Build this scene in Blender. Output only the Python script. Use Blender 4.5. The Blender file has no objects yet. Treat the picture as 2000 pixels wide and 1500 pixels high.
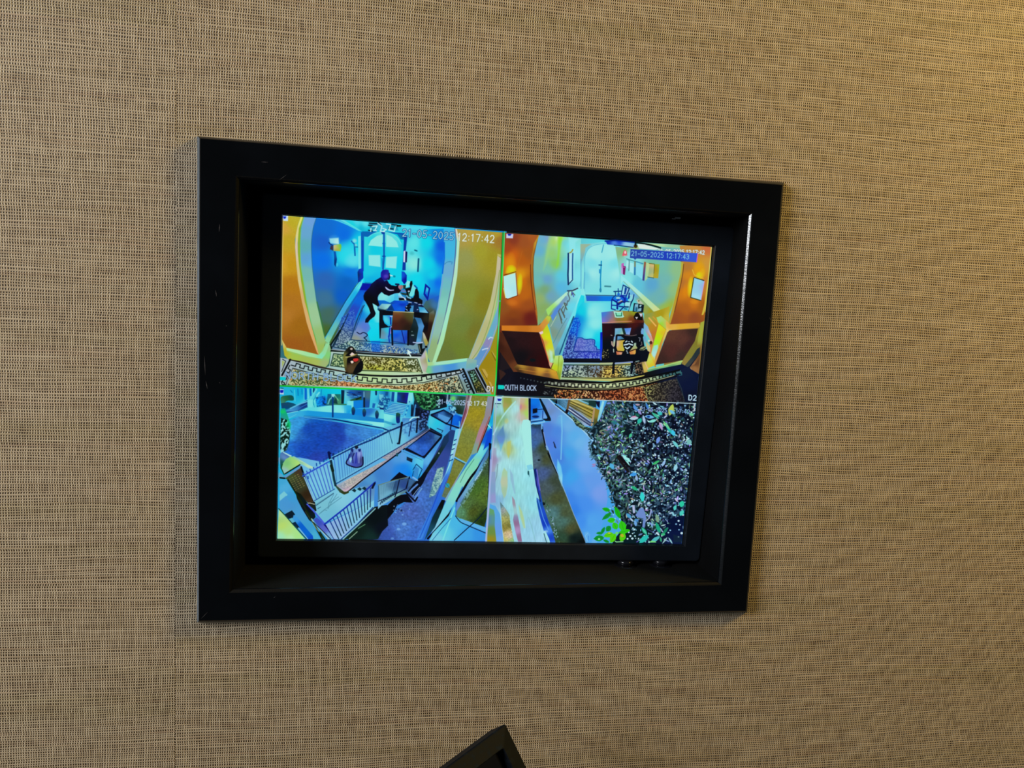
import bpy, bmesh, math
import numpy as np
from mathutils import Vector, Matrix

# ---------------------------------------------------------------- camera, world, lights, exposure
scene = bpy.context.scene
col = scene.collection
cam = bpy.data.objects.new('camera', bpy.data.cameras.new('camera'))
col.objects.link(cam)
cr, cu, cb = (0.98551, -0.16212, 0.04982), (-0.03112, 0.11591, 0.99277), (-0.16672, -0.97994, 0.10918)
cam.matrix_world = Matrix(((cr[0], cu[0], cb[0], -0.07886), (cr[1], cu[1], cb[1], -0.51438), (cr[2], cu[2], cb[2], 1.56627), (0, 0, 0, 1)))
cam.data.sensor_width = 36.0
cam.data.lens = 1500.0/2000.0*36.0
cam.data.clip_start = 0.01
scene.camera = cam
scene.view_settings.view_transform = 'Standard'
scene.view_settings.look = 'None'
scene.view_settings.gamma = 1.0
scene.view_settings.exposure = 0.0
scene.view_settings.use_curve_mapping = False

world = bpy.data.worlds.new('dim_room'); scene.world = world; world.use_nodes = True
world.node_tree.nodes['Background'].inputs[0].default_value = (0.78, 0.9, 1.0, 1)
world.node_tree.nodes['Background'].inputs[1].default_value = 0.06

def area(name, loc, target, sx, sy, power, colour):
    l = bpy.data.lights.new(name, 'AREA'); l.shape = 'RECTANGLE'; l.size = sx; l.size_y = sy; l.energy = power; l.color = colour
    o = bpy.data.objects.new(name, l); col.objects.link(o); o.location = loc
    o.rotation_euler = (Vector(target)-Vector(loc)).to_track_quat('-Z', 'Y').to_euler()
    return o
# cool daylight from a window to the left, warm ceiling light up on the right
area('window_daylight', (-1.6, -0.85, 2.10), (0.0, 0.0, 1.5), 0.65, 0.75, 31.5, (0.93, 0.96, 1.0))
area('ceiling_lamp_light', (1.05, -0.46, 2.25), (0.35, 0.0, 1.6), 0.25, 0.25, 12.3, (1.0, 0.69, 0.16))

# ---------------------------------------------------------------- helpers
def tag(o, label=None, cat=None, group=None, kind=None):
    if label: o['label'] = label
    if cat: o['category'] = cat
    if group: o['group'] = group
    if kind: o['kind'] = kind
    return o
def empty(name, loc):
    o = bpy.data.objects.new(name, None); o.location = loc; o.empty_display_size = .02; col.objects.link(o); return o
def link(name, verts, faces, mat, parent=None, smooth=False):
    me = bpy.data.meshes.new(name); me.from_pydata([tuple(v) for v in verts], [], faces); me.materials.append(mat)
    bm = bmesh.new(); bm.from_mesh(me); bmesh.ops.recalc_face_normals(bm, faces=bm.faces); bm.to_mesh(me); bm.free()
    if smooth:
        for p in me.polygons: p.use_smooth = True
    o = bpy.data.objects.new(name, me); col.objects.link(o)
    if parent: o.parent = parent; o.matrix_parent_inverse = parent_matrix(parent).inverted()
    return o
def parent_matrix(p):
    m = p.matrix_basis.copy()
    return parent_matrix(p.parent) @ p.matrix_parent_inverse @ m if p.parent else m
def lathe(prof, n=40):          # profile (radius, height) about the z axis
    v, f = [], []
    for r, h in prof:
        for i in range(n):
            a = 2*math.pi*i/n; v.append((r*math.cos(a), r*math.sin(a), h))
    m = len(prof)
    for j in range(m-1):
        for i in range(n): f.append((j*n+i, j*n+(i+1) % n, (j+1)*n+(i+1) % n, (j+1)*n+i))
    f.append(tuple(range(n))); f.append(tuple(range((m-1)*n, m*n)))
    return v, f
def ring_frame(rings):          # closed frame through rings of equal point count, last joins first
    n = len(rings[0]); v = [p for r in rings for p in r]; f = []; m = len(rings)
    for j in range(m):
        k = (j+1) % m
        for i in range(n): f.append((j*n+i, j*n+(i+1) % n, k*n+(i+1) % n, k*n+i))
    return v, f

class NT:                       # small node-tree writer
    def __init__(s, name):
        s.m = bpy.data.materials.new(name); s.m.use_nodes = True; s.t = s.m.node_tree; s.b = s.t.nodes['Principled BSDF']
    def n(s, ty, **kw):
        o = s.t.nodes.new(ty)
        for k, v in kw.items(): setattr(o, k, v)
        return o
    def put(s, sock, v):
        if hasattr(v, 'is_output') or isinstance(v, bpy.types.NodeSocket): s.t.links.new(v, sock)
        else: sock.default_value = v
    def math(s, op, a, b=0.0, c=0.0):
        o = s.n('ShaderNodeMath', operation=op)
        for i, v in enumerate((a, b, c)):
            if i < len(o.inputs): s.put(o.inputs[i], v)
        return o.outputs[0]
    def comb(s, x, y, z):
        o = s.n('ShaderNodeCombineXYZ')
        for i, v in enumerate((x, y, z)): s.put(o.inputs[i], v)
        return o.outputs[0]
    def noise(s, vec, scale=1.0, detail=1.0, rough=.5):
        o = s.n('ShaderNodeTexNoise'); s.put(o.inputs['Vector'], vec)
        o.inputs['Scale'].default_value = scale; o.inputs['Detail'].default_value = detail; o.inputs['Roughness'].default_value = rough
        return o.outputs[0]
    def mix(s, f, a, b, mode='MIX'):
        o = s.n('ShaderNodeMix', data_type='RGBA', blend_type=mode); s.put(o.inputs[0], f); s.put(o.inputs[6], a); s.put(o.inputs[7], b); return o.outputs[2]
    def ramp(s, f, a, b):       # smooth step from a to b
        o = s.n('ShaderNodeMapRange', interpolation_type='SMOOTHSTEP'); s.put(o.inputs[0], f); o.inputs[1].default_value = a; o.inputs[2].default_value = b; return o.outputs[0]
    def bump(s, h, strength, dist):
        o = s.n('ShaderNodeBump'); s.put(o.inputs['Height'], h); o.inputs['Strength'].default_value = strength; o.inputs['Distance'].default_value = dist
        s.t.links.new(o.outputs[0], s.b.inputs['Normal'])
def lin(r, g, b):
    f = lambda c: c/12.92 if c <= .04045 else ((c+.055)/1.055)**2.4
    return (f(r/255), f(g/255), f(b/255), 1)

# ---------------------------------------------------------------- materials
def black_paint(name, base, rough, scratch=True, gritty=.05, spec=.4):
    t = NT(name); tc = t.n('ShaderNodeTexCoord').outputs['Object']
    big = t.noise(tc, 18, 3); fine = t.noise(tc, 900, 2)
    t.put(t.b.inputs['Base Color'], t.mix(t.ramp(big, .35, .75), base, (base[0]*1.7, base[1]*1.7, base[2]*1.8, 1)))
    t.put(t.b.inputs['Roughness'], t.math('ADD', rough-.06, t.math('MULTIPLY', big, .14)))
    t.b.inputs['Specular IOR Level'].default_value = spec
    t.bump(t.math('ADD', fine, t.math('MULTIPLY', t.noise(tc, 120, 2), 1.5)), gritty, .0006)
    return t.m
M_frame = black_paint('black_painted_wood', (.0012, .0017, .0026, 1), .2, gritty=.06, spec=.22)
M_lip = black_paint('knocked_glossy_edge', (.006, .007, .008, 1), .2, gritty=.2, spec=.85)
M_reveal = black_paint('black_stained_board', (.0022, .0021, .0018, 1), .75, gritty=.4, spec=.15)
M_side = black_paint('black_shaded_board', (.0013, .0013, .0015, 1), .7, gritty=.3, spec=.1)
M_bezel = black_paint('black_matt_plastic', (.0065, .0088, .0125, 1), .5, gritty=.07, spec=.2)
M_dark = black_paint('black_cavity_lining', (.0012, .0012, .0014, 1), .8, gritty=.3)
def plain(name, c, rough, metal=0., spec=.5):
    t = NT(name); tc = t.n('ShaderNodeTexCoord').outputs['Object']
    t.put(t.b.inputs['Base Color'], t.mix(t.noise(tc, 60, 2), c, (c[0]*.8, c[1]*.8, c[2]*.8, 1)))
    t.b.inputs['Roughness'].default_value = rough; t.b.inputs['Metallic'].default_value = metal; t.b.inputs['Specular IOR Level'].default_value = spec
    return t.m
M_metal = plain('dull_steel', (.75, .78, .82, 1), .4, 1.)
M_knob = plain('glossy_black_plastic', (.006, .006, .008, 1), .16)
M_glass = plain('black_panel_glass', (.002, .002, .003, 1), .12)
M_plaster = plain('wall_plaster', (.05, .04, .03, 1), .9)
M_lit_edge = black_paint('window_lit_grey_edge', (.085, .105, .12, 1), .45, gritty=.6)  # window light on the left frame side, put into a greyer base colour
M_edge = black_paint('shaded_black_edge', (.010, .010, .010, 1), .4, gritty=.3)  # darker copy for the other three rails, shade put into the colour
M_scuff = plain('pale_scuff', (.07, .06, .065, 1), .6)

def woven():
    t = NT('woven_grass_wallpaper'); tc = t.n('ShaderNodeTexCoord').outputs['Object']
    sp = t.n('ShaderNodeSeparateXYZ'); t.put(sp.inputs[0], tc); x, z = sp.outputs[0], sp.outputs[2]
    A = lambda a, b: t.math('ADD', a, b); Mu = lambda a, b: t.math('MULTIPLY', a, b); Su = lambda a, b: t.math('SUBTRACT', a, b)
    def nz(fx, fz, off=0., det=1.): return t.noise(t.comb(A(Mu(x, fx), off), off*.7, Mu(z, fz)), 1., det)
    # weft rows wander and change thickness, warp threads jitter
    zz = A(A(z, Mu(Su(nz(5, 22, 3.), .5), .0075)), Mu(Su(nz(16, 230, 7.), .5), .0020))
    xx = A(A(x, Mu(Su(nz(7, 9, 11.), .5), .003)), Mu(Su(nz(240, 60, 5.), .5), .0007))
    xx = A(xx, Mu(Su(nz(30, 520, 25.), .5), .0011))
    row = A(.5, Mu(t.math('COSINE', Mu(zz, 2*math.pi/.00178)), .5)); colm = A(.5, Mu(t.math('COSINE', Mu(xx, 2*math.pi/.00152)), .5))
    row = A(row, Mu(Su(nz(18, 420, 13.), .5), .85)); row = A(row, Mu(Su(nz(3.5, 60, 17.), .5), .12))
    colm = A(colm, Mu(Su(nz(520, 110, 19.), .5), .9))
    h = t.math('MAXIMUM', row, colm); thread = t.ramp(h, .31, .70)
    streak = nz(22, 520, 23., 1.); hue = nz(13, 380, 29.); hue2 = nz(2.5, 70, 31.)
    c = t.mix(t.ramp(streak, .25, .75), lin(166, 144, 114), lin(196, 176, 146))
    c = t.mix(Mu(t.ramp(hue, .52, .8), .35), c, lin(166, 130, 104)); c = t.mix(Mu(t.ramp(hue2, .5, .75), .35), c, lin(152, 138, 92))
    warp = Mu(t.ramp(colm, .6, 1.0), Su(1., t.ramp(row, .45, .85)))
    c = t.mix(Mu(warp, .75), c, lin(232, 214, 182))
    glint = Mu(t.ramp(nz(900, 500, 37.), .68, .8), thread)
    c = t.mix(Mu(glint, .5), c, lin(245, 232, 205))
    c = t.mix(thread, lin(54, 39, 20), c)
    t.put(t.b.inputs['Base Color'], c); t.b.inputs['Roughness'].default_value = .55; t.b.inputs['Specular IOR Level'].default_value = .3
    t.bump(t.ramp(h, .2, 1.1), .55, .0005)
    return t.m
M_weave = woven()

def smudged():
    t = NT('smudged_black_panel'); tc = t.n('ShaderNodeTexCoord').outputs['Object']
    s = t.ramp(t.noise(tc, 160, 3, .6), .5, .75)
    t.put(t.b.inputs['Base Color'], t.mix(s, (.0035, .005, .008, 1), (.012, .018, .025, 1)))
    t.put(t.b.inputs['Roughness'], t.math('ADD', .6, t.math('MULTIPLY', s, .2)))
    t.b.inputs['Specular IOR Level'].default_value = .1
    t.bump(t.noise(tc, 700, 2), .04, .0005)
    return t.m
M_pan = smudged()

# ---------------------------------------------------------------- screen picture: a small numpy painter
SW, SH = 1280, 960
SCR_PX = [(552.5, 421.0), (1391.0, 481.0), (1331.5, 1063.0), (541.0, 1053.5)]
def homography(src, dst):
    A = []
    for (x, y), (u, v) in zip(src, dst):
        A.append([x, y, 1, 0, 0, 0, -u*x, -u*y, -u]); A.append([0, 0, 0, x, y, 1, -v*x, -v*y, -v])
    return np.linalg.svd(np.array(A, float))[2][-1].reshape(3, 3)
class Painter:
    def __init__(s, H, w, h, k):
        s.H, s.w, s.h, s.k = H, w, h, k            # k = canvas px per unit of the sketch
        s.img = np.zeros((h, w, 3), np.float32)
        s.rs = np.random.RandomState(7); s.o = (0, 0, 1); s.clip = None
    def T(s, x0, y0, sc): s.o = (x0, y0, sc)
    def m(s, pts):
        if isinstance(pts, str): pts = [tuple(float(v) for v in q.split(',')) for q in pts.split()]
        p = np.array(pts, float).reshape(-1, 2)/s.o[2] + np.array(s.o[:2])
        q = np.c_[p, np.ones(len(p))] @ s.H.T
        return q[:, :2]/q[:, 2:]
    def box(s, q, pad):
        x0 = int(max(0, np.floor(q[:, 0].min()-pad))); x1 = int(min(s.w, np.ceil(q[:, 0].max()+pad)+1))
        y0 = int(max(0, np.floor(q[:, 1].min()-pad))); y1 = int(min(s.h, np.ceil(q[:, 1].max()+pad)+1))
        return x0, x1, y0, y1
    def seg(s, X, Y, a, b):
        d = b-a; L = d@d+1e-9; t = np.clip(((X-a[0])*d[0]+(Y-a[1])*d[1])/L, 0, 1)
        return np.hypot(X-a[0]-t*d[0], Y-a[1]-t*d[1])
    def col(s, c, X, Y):
        if not isinstance(c, list): return np.array(c, np.float32)/255
        q = s.m([(a[0], a[1]) for a in c]); W = 0; V = 0
        for (px, py), a in zip(q, c):
            w = 1/(((X-px)**2+(Y-py)**2)+(6*s.k)**2)**1.7; W = W+w; V = V+w[..., None]*(np.array(a[2], np.float32)/255)
        return V/W[..., None]
    def blend(s, bx, al, c):
        x0, x1, y0, y1 = bx
        if s.clip is not None: al = al*s.clip[y0:y1, x0:x1]
        r = s.img[y0:y1, x0:x1]; r += al[..., None]*(c-r)
    def cover(s, q, soft):
        bx = s.box(q, soft*2+1); x0, x1, y0, y1 = bx
        if x1 <= x0 or y1 <= y0: return bx, None, None, None
        Y, X = np.mgrid[y0:y1, x0:x1].astype(np.float32); X += .5; Y += .5
        ins = np.zeros(X.shape, bool); D = np.full(X.shape, 1e9, np.float32); n = len(q)
        for i in range(n):
            a, b = q[i], q[(i+1) % n]
            if abs(a[1]-b[1]) > 1e-9:
                ins ^= ((a[1] > Y) != (b[1] > Y)) & (X < (b[0]-a[0])*(Y-a[1])/(b[1]-a[1])+a[0])
            D = np.minimum(D, s.seg(X, Y, a, b))
        return bx, np.clip(.5+np.where(ins, D, -D)/(2*soft), 0, 1), X, Y
    def curve(s, q, closed):
        n = len(q); out = []
        if n < 3: return q
        for i in range(n if closed else n-1):
            if closed: p0, p1, p2, p3 = q[i-1], q[i], q[(i+1) % n], q[(i+2) % n]
            else: p0, p1, p2, p3 = q[max(i-1, 0)], q[i], q[i+1], q[min(i+2, n-1)]
            for t in (0, .25, .5, .75):
                out.append(.5*((2*p1)+(p2-p0)*t+(2*p0-5*p1+4*p2-p3)*t*t+(3*p1-p0-3*p2+p3)*t**3))
        if not closed: out.append(q[-1])
        return np.array(out)
    def poly(s, pts, c, soft=.45, a=1., cv=False):
        q = s.m(pts)
        if cv: q = s.curve(q, True)
        bx, al, X, Y = s.cover(q, soft*s.k)
        if al is None: return
        s.blend(bx, al*a, s.col(c, X, Y))
    def line(s, pts, w, c, a=1., cv=False, soft=.4, close=False):
        q = s.m(pts)
        if cv: q = s.curve(q, close)
        if close: q = np.vstack([q, q[:1]])
        w = w*s.k/2; so = soft*s.k; bx = s.box(q, w+so*2); x0, x1, y0, y1 = bx
        if x1 <= x0 or y1 <= y0: return
        Y, X = np.mgrid[y0:y1, x0:x1].astype(np.float32); X += .5; Y += .5
        D = np.full(X.shape, 1e9, np.float32)
        for i in range(len(q)-1): D = np.minimum(D, s.seg(X, Y, q[i], q[i+1]))
        s.blend(bx, np.clip(.5+(w-D)/(2*so), 0, 1)*a, s.col(c, X, Y))
    def glow(s, x, y, rx, ry, c, a=1., p=1.):      # soft patch of colour
        q = s.m([(x-rx, y), (x+rx, y), (x, y-ry), (x, y+ry)]); bx = s.box(q, 2); x0, x1, y0, y1 = bx
        if x1 <= x0 or y1 <= y0: return
        Y, X = np.mgrid[y0:y1, x0:x1].astype(np.float32); c0 = s.m([(x, y)])[0]
        R = ((X-c0[0])/(abs(q[1, 0]-q[0, 0])/2))**2+((Y-c0[1])/(abs(q[3, 1]-q[2, 1])/2))**2
        s.blend(bx, np.clip(1-R, 0, 1)**p*a, np.array(c, np.float32)/255)
    def ell(s, x, y, rx, ry, c, ang=0., a=1.):
        t = np.linspace(0, 2*np.pi, 13)[:-1]; ca, sa = np.cos(ang), np.sin(ang)
        s.poly([(x+rx*np.cos(v)*ca-ry*np.sin(v)*sa, y+rx*np.cos(v)*sa+ry*np.sin(v)*ca) for v in t], c, a=a)
    def noise(s, shape, sx, sy=None):
        n = s.rs.randn(shape[0]+64, shape[1]+64).astype(np.float32)
        for ax, sg in ((1, sx*s.k), (0, (sy or sx)*s.k)):
            r = max(1, int(sg*3)); g = np.exp(-.5*(np.arange(-r, r+1)/max(sg, .01))**2); g /= g.sum()
            n = np.apply_along_axis(lambda v: np.convolve(v, g, 'same'), ax, n)
        n = n[32:32+shape[0], 32:32+shape[1]]; return n/(n.std()+1e-9)
    def speck(s, pts, dark, light, size=.8, th=0., a=1., gain=1.6, cv=False, hue=None):   # mosaic chips
        q = s.m(pts)
        if cv: q = s.curve(q, True)
        bx, al, X, Y = s.cover(q, .5*s.k)
        if al is None: return
        n = s.noise(X.shape, size); t = np.clip(.5+(n-th)*gain*.5, 0, 1)[..., None]
        C = s.col(dark, X, Y)*(1-t)+s.col(light, X, Y)*t
        if hue is not None:
            h = s.noise(X.shape, size*1.2); hm = np.clip((h-.7)*1.2, 0, 1)[..., None]*t; C = C*(1-hm)+np.array(hue, np.float32)/255*hm
        s.blend(bx, al*a, C)
    def grain(s, pts, amt, sx, sy=None, cv=False):  # light and dark mottling of what is there
        q = s.m(pts)
        if cv: q = s.curve(q, True)
        bx, al, X, Y = s.cover(q, .5*s.k)
        if al is None: return
        x0, x1, y0, y1 = bx; n = s.noise(X.shape, sx, sy)
        if s.clip is not None: al = al*s.clip[y0:y1, x0:x1]
        s.img[y0:y1, x0:x1] = np.clip(s.img[y0:y1, x0:x1]*(1+amt*n*al)[..., None], 0, 1)
    def key(s, pts, amp, n, w, c, cv=True, flip=1):      # square meander along a path
        P0 = np.array([tuple(float(v) for v in q.split(',')) for q in pts.split()])
        if cv: P0 = s.curve(P0, False)
        d = np.r_[0, np.cumsum(np.hypot(*np.diff(P0, axis=0).T))]; L = d[-1]
        def at(t):
            t = min(max(t, 0), L); x = np.interp(t, d, P0[:, 0]); y = np.interp(t, d, P0[:, 1])
            e = L*.01; dx = np.interp(min(t+e, L), d, P0[:, 0])-np.interp(max(t-e, 0), d, P0[:, 0]); dy = np.interp(min(t+e, L), d, P0[:, 1])-np.interp(max(t-e, 0), d, P0[:, 1])
            h = np.hypot(dx, dy)+1e-9; return np.array([x, y]), np.array([-dy/h, dx/h])
        out = []; sg = flip
        for i in range(n):
            for t in (i, i+1):
                p, nn = at(L*t/n); out.append(tuple(p+nn*amp*sg))
            sg = -sg
        s.line(out, w, c)
    F = {'0': ['.5,0 .15,.2 .05,.5 .15,.8 .5,1 .85,.8 .95,.5 .85,.2 .5,0'], '1': ['.2,.2 .55,0 .55,1'],
         '2': ['.08,.22 .3,.02 .7,.02 .92,.25 .8,.5 .08,1 .95,1'], '3': ['.08,.1 .5,0 .9,.2 .8,.42 .4,.48 .85,.56 .92,.8 .5,1 .06,.88'],
         '4': ['.72,1 .72,0 .05,.7 1,.7'], '5': ['.9,0 .2,0 .12,.45 .6,.38 .92,.65 .75,.95 .4,1 .05,.9'], '7': ['.05,0 .95,0 .4,1'],
         '-': ['.15,.55 .85,.55'], ':': ['.5,.3 .5,.34', '.5,.8 .5,.84'], 'N': ['.05,1 .05,0 .95,1 .95,0'],
         'O': ['.5,0 .1,.15 0,.5 .1,.85 .5,1 .9,.85 1,.5 .9,.15 .5,0'], 'R': ['.05,1 .05,0 .7,.02 .92,.25 .7,.5 .05,.52', '.5,.52 .98,1'],
         'T': ['0,0 1,0', '.5,0 .5,1'], 'H': ['.05,0 .05,1', '.95,0 .95,1', '.05,.5 .95,.5'],
         'B': ['.05,0 .65,0 .88,.22 .65,.47 .05,.48', '.65,.47 .95,.73 .7,1 .05,1 .05,0'], 'L': ['.05,0 .05,1 .9,1'],
         'C': ['.95,.2 .6,0 .2,.12 .02,.5 .2,.88 .6,1 .95,.8'], 'K': ['.05,0 .05,1', '.9,0 .05,.58', '.35,.4 .95,1'],
         'U': ['.05,0 .05,.75 .3,1 .7,1 .95,.75 .95,0'], 'D': ['.05,0 .6,0 .95,.3 .95,.7 .6,1 .05,1 .05,0']}
    def text(s, t, a, b, h, c, w=1.2, oc=None, ow=1.2, oa=1., gap=.32, adv=None):
        a = np.array(a, float); b = np.array(b, float); W = {':': .4, ' ': .45, '1': .8, '-': .8}; adv = adv or {}
        ws = [adv.get(ch, W.get(ch, 1.)) for ch in t]; tot = sum(ws)+gap*(len(t)-1); u = (b-a)/tot; up = np.array([-(b-a)[1], (b-a)[0]]); up = up/np.hypot(*up)*h
        for ps in ((0, 1) if oc is not None else (1,)):
            x = 0
            for ch, cw in zip(t, ws):
                for st in s.F.get(ch, []):
                    q = [tuple(a+u*(x+float(v.split(',')[0])*cw)-up*(1-float(v.split(',')[1]))) for v in st.split()]
                    if ps == 0: s.line(q, w+ow*2, oc, a=oa)
                    else: s.line(q, w, c)
                x += cw+gap

def cam_north(p):
    P, L = p.poly, p.line
    p.T(540, 410, 8.3333)
    # whole picture: blue hall light
    P('95,80 3750,340 3700,3060 50,2900', [(800,300,(10,125,225)),(1100,400,(0,128,245)),(1320,560,(0,235,250)),(760,520,(20,110,215)),(760,820,(0,130,250)),(1120,750,(0,240,250)),(1250,800,(80,240,250)),(1200,1000,(0,140,245)),(800,1150,(40,115,195)),(1150,1180,(0,115,205)),(800,1450,(60,125,160)),(1080,1400,(0,110,215)),(850,1700,(70,115,100)),(830,2000,(75,110,45)),(1050,1750,(50,110,150))])
    p.glow(1180,720,260,260,(60,245,250),.6); p.glow(940,480,110,90,(130,225,250),.3,1.); p.glow(1230,830,150,130,(90,240,250),.7)
    # wall lamps
    P('862,465 1010,455 1020,560 870,545', [(900,500,(150,235,245)),(980,530,(190,250,240)),(880,540,(120,230,250))], soft=1.2); P('925,570 1050,555 1060,600 1040,675 930,665', [(940,610,(225,200,180)),(1000,620,(215,200,70)),(1045,600,(70,220,70)),(980,665,(160,160,40))], soft=.8)
    L('855,530 880,560 920,580', 2., (0,60,130)); P('885,580 925,590 925,665 870,640', (60,50,70), soft=.8); P('930,670 965,680 985,800 965,930 940,890 940,780', [(950,700,(0,100,190)),(960,880,(0,60,130))]); p.glow(985,890,25,40,(60,230,250),.8)
    L('1225,510 1270,560 1280,740', 2.6, (0,110,190)); L('1270,600 1320,605', 2.2, (0,140,190)); p.glow(1270,500,50,45,(150,240,240),.9); p.glow(1290,570,30,30,(150,230,230),.8)
    # ceiling
    P('645,128 1000,150 1950,220 2900,280 2900,450 1700,360 1390,345 1320,325 1180,255 1030,190 900,160', [(1000,160,(60,200,245)),(1250,240,(0,235,240)),(1300,200,(90,235,250)),(1450,230,(100,250,250)),(1500,330,(0,220,235)),(2600,330,(40,230,250)),(1390,300,(0,200,225))])
    L('960,160 1150,240 1350,340', 1.2, (90,245,250))
    P('1030,160 1100,165 1390,345 1370,345', (120,250,240), a=.7)
    # corner trim and far wall around the door
    P('1375,345 3100,420 3100,1300 1380,1260 1370,950', [(1500,500,(0,225,235)),(1450,900,(0,235,250)),(1900,700,(0,228,240)),(1900,1150,(0,240,255))])
    P('1330,430 1375,420 1375,960 1335,960', (110,250,245)); P('1378,350 1424,430 1420,1000 1382,980', (0,85,200))
    P('1390,350 1640,350 1500,440 1424,432 1424,500 1390,500', (0,115,195)); P('1740,350 2150,385 2080,460 1960,395', (0,100,195))
    p.T(760, 420, 8.3333)
    # right wall of the hall
    P('250,250 900,220 900,560 850,1100 780,1500 700,1900 640,2100 480,1500 260,1150 230,600', [(400,450,(90,250,245)),(420,800,(140,252,235)),(620,450,(0,245,250)),(640,800,(0,240,250)),(700,1000,(0,235,250)),(800,300,(0,160,240)),(860,500,(0,110,240)),(860,700,(0,130,250)),(700,1100,(0,170,250)),(780,1100,(0,120,255)),(700,1400,(20,110,220)),(450,1050,(0,245,255)),(560,1150,(0,235,250)),(300,330,(60,220,240)),(640,1480,(70,130,170)),(700,1650,(60,60,50))])
    P('100,170 640,190 560,240 300,240', (80,235,250), a=.8)
    # double door, arched head with glazing
    p.T(540, 410, 8.3333)
    P('1430,440 1500,440 1640,365 1760,360 1900,400 2000,470 2040,600 2040,1250 1430,1200', [(1600,620,(0,230,245)),(1500,1000,(20,225,245)),(1950,1000,(0,235,250)),(1550,1150,(0,200,245)),(1800,400,(90,240,235)),(1450,600,(50,235,235))])
    L('1500,440 1600,380 1760,362 1880,392 1975,455 2035,560', 1.3, (110,250,240), cv=True)
    P('1495,580 1540,490 1640,420 1730,405 1725,600', (145,252,240)); P('1790,400 1880,440 1960,520 1990,610 1785,600', (145,252,240))
    P('1500,735 1690,735 1695,930 1505,905', (140,250,242), soft=.9); P('1785,765 1965,755 1950,955 1775,940', (140,250,242), soft=.9)
    L('1752,360 1752,780 1735,960', 3.2, (0,105,195)); p.ell(1738,370,32,24,(0,75,170)); p.ell(1748,548,24,16,(0,110,210)); p.ell(1750,755,30,14,(0,90,180)); L('1720,790 1725,930', 1.6, (0,150,215))
    L('1440,1180 1600,1195', 1.2, (0,150,190)); P('2040,470 2085,460 2075,1000 2035,960', (20,230,240))
    # ceiling lantern / first unreadable line of overlay at the top
    P('1495,200 1960,235 1990,340 1530,330', [(1550,250,(30,110,140)),(1700,300,(80,200,230)),(1900,280,(20,140,170))], a=.55)
    for q in ('1515,215 1640,225', '1500,250 1560,255', '1660,205 1700,240', '1880,235 1970,250', '1560,345 1500,330', '1830,300 1900,310'): L(q, 2.2, (0,40,60))
    for q in ('1560,270 1640,262 1600,335', '1580,330 1630,340', '1650,215 1720,265 1700,330', '1730,300 1790,320 1745,345', '1790,230 1860,240 1830,330', '1845,330 1920,350 1935,280', '1950,260 2010,265', '1540,300 1535,350', '1690,345 1760,355'): L(q, 2.0, (190,250,250))
    P('1950,245 2030,245 2030,275 1960,275', (5,40,30))
    # jamb shadow line and far post
    p.T(760, 420, 8.3333)
    P('245,330 300,330 275,560 270,900 215,900 235,600', (0,70,175)); P('120,300 250,330 240,400 190,395', (0,130,190))
    P('238,590 268,575 262,770 232,765', (215,225,250)); P('270,590 298,600 290,770 265,770', (10,15,90))
    L('482,715 470,915', 3.0, (0,95,130)); L('420,572 455,585', 2.4, (0,110,130)); p.glow(370,620,50,40,(60,200,200),.7)
    P('205,915 250,925 290,980 285,1080 250,1130 205,1070', [(225,1000,(0,110,235)),(275,1050,(0,0,140))])
    P('830,1300 780,1500 720,1850 640,2090 560,1990 480,1750 520,1550 600,1400', [(800,1350,(20,110,220)),(740,1480,(60,130,180)),(680,1560,(70,80,60)),(600,1480,(60,110,110)),(640,1750,(50,28,15)),(600,1950,(25,8,8)),(700,1700,(75,70,35))])
    # picture on right wall
    P('590,1115 672,1190 632,1400 560,1290', (0,35,165)); P('610,1170 645,1200 625,1330 585,1275', [(630,1200,(60,220,250)),(600,1300,(0,120,235))])
    # right jamb of arch
    P('890,215 1075,225 1095,420 1100,650 1060,1000 990,1400 940,1600 810,2100 690,2440 620,2300 640,2050 790,1500 850,1100 900,700', [(950,300,(60,195,240)),(960,600,(60,200,240)),(950,900,(110,185,220)),(880,1150,(110,200,205)),(880,1450,(130,215,195)),(780,1800,(145,200,180)),(720,2200,(150,185,125)),(860,1250,(120,205,190))])
    L('880,1000 850,1200 800,1500 720,1850 645,2180', 1.8, (120,170,240), a=.8); L('900,450 900,700 870,950', 2.5, (0,115,240), a=.9)
    L('980,758 1030,765 1020,800', 1.2, (60,150,200)); L('905,800 950,765 1000,758', 1.2, (60,150,190), cv=True)
    L('1075,230 1090,420 1070,750 1035,1050 960,1430 880,1800 790,2100', 1.6, (95,110,150), cv=True)
    P('1080,222 1125,228 1170,420 1155,700 1115,1100 1045,1500 1010,1600 910,2000 745,2450 690,2440 800,2100 930,1600 980,1400 1050,1000 1095,650 1105,420', [(1110,260,(235,220,190)),(1120,500,(190,245,205)),(1060,1100,(185,240,200)),(960,1600,(165,245,205)),(800,2200,(175,240,180))], cv=False)
    # olive wall on the right
    P('1560,1600 1860,500 1860,2000 1420,2700 1200,2640 1270,2300', (150,188,185))
    P('1105,225 1860,285 1830,900 1620,1500 1585,1600 1270,2395 735,2470 890,2060 990,1600 1060,1300 1110,1000 1150,420', [(1200,350,(180,160,75)),(1500,600,(170,165,45)),(1300,300,(195,165,60)),(1800,400,(165,120,45)),(1700,700,(165,155,35)),(1250,700,(155,160,85)),(1300,1300,(140,150,50)),(1550,1400,(140,135,30)),(1200,1800,(120,140,60)),(1400,1900,(125,125,40)),(1000,2300,(110,125,55)),(1100,1500,(135,145,70)),(1750,320,(190,165,50)),(1150,2200,(115,135,45))])
    p.grain('1170,235 1840,285 1810,900 1270,2380 800,2440 1100,1300', .012, .4)
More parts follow.
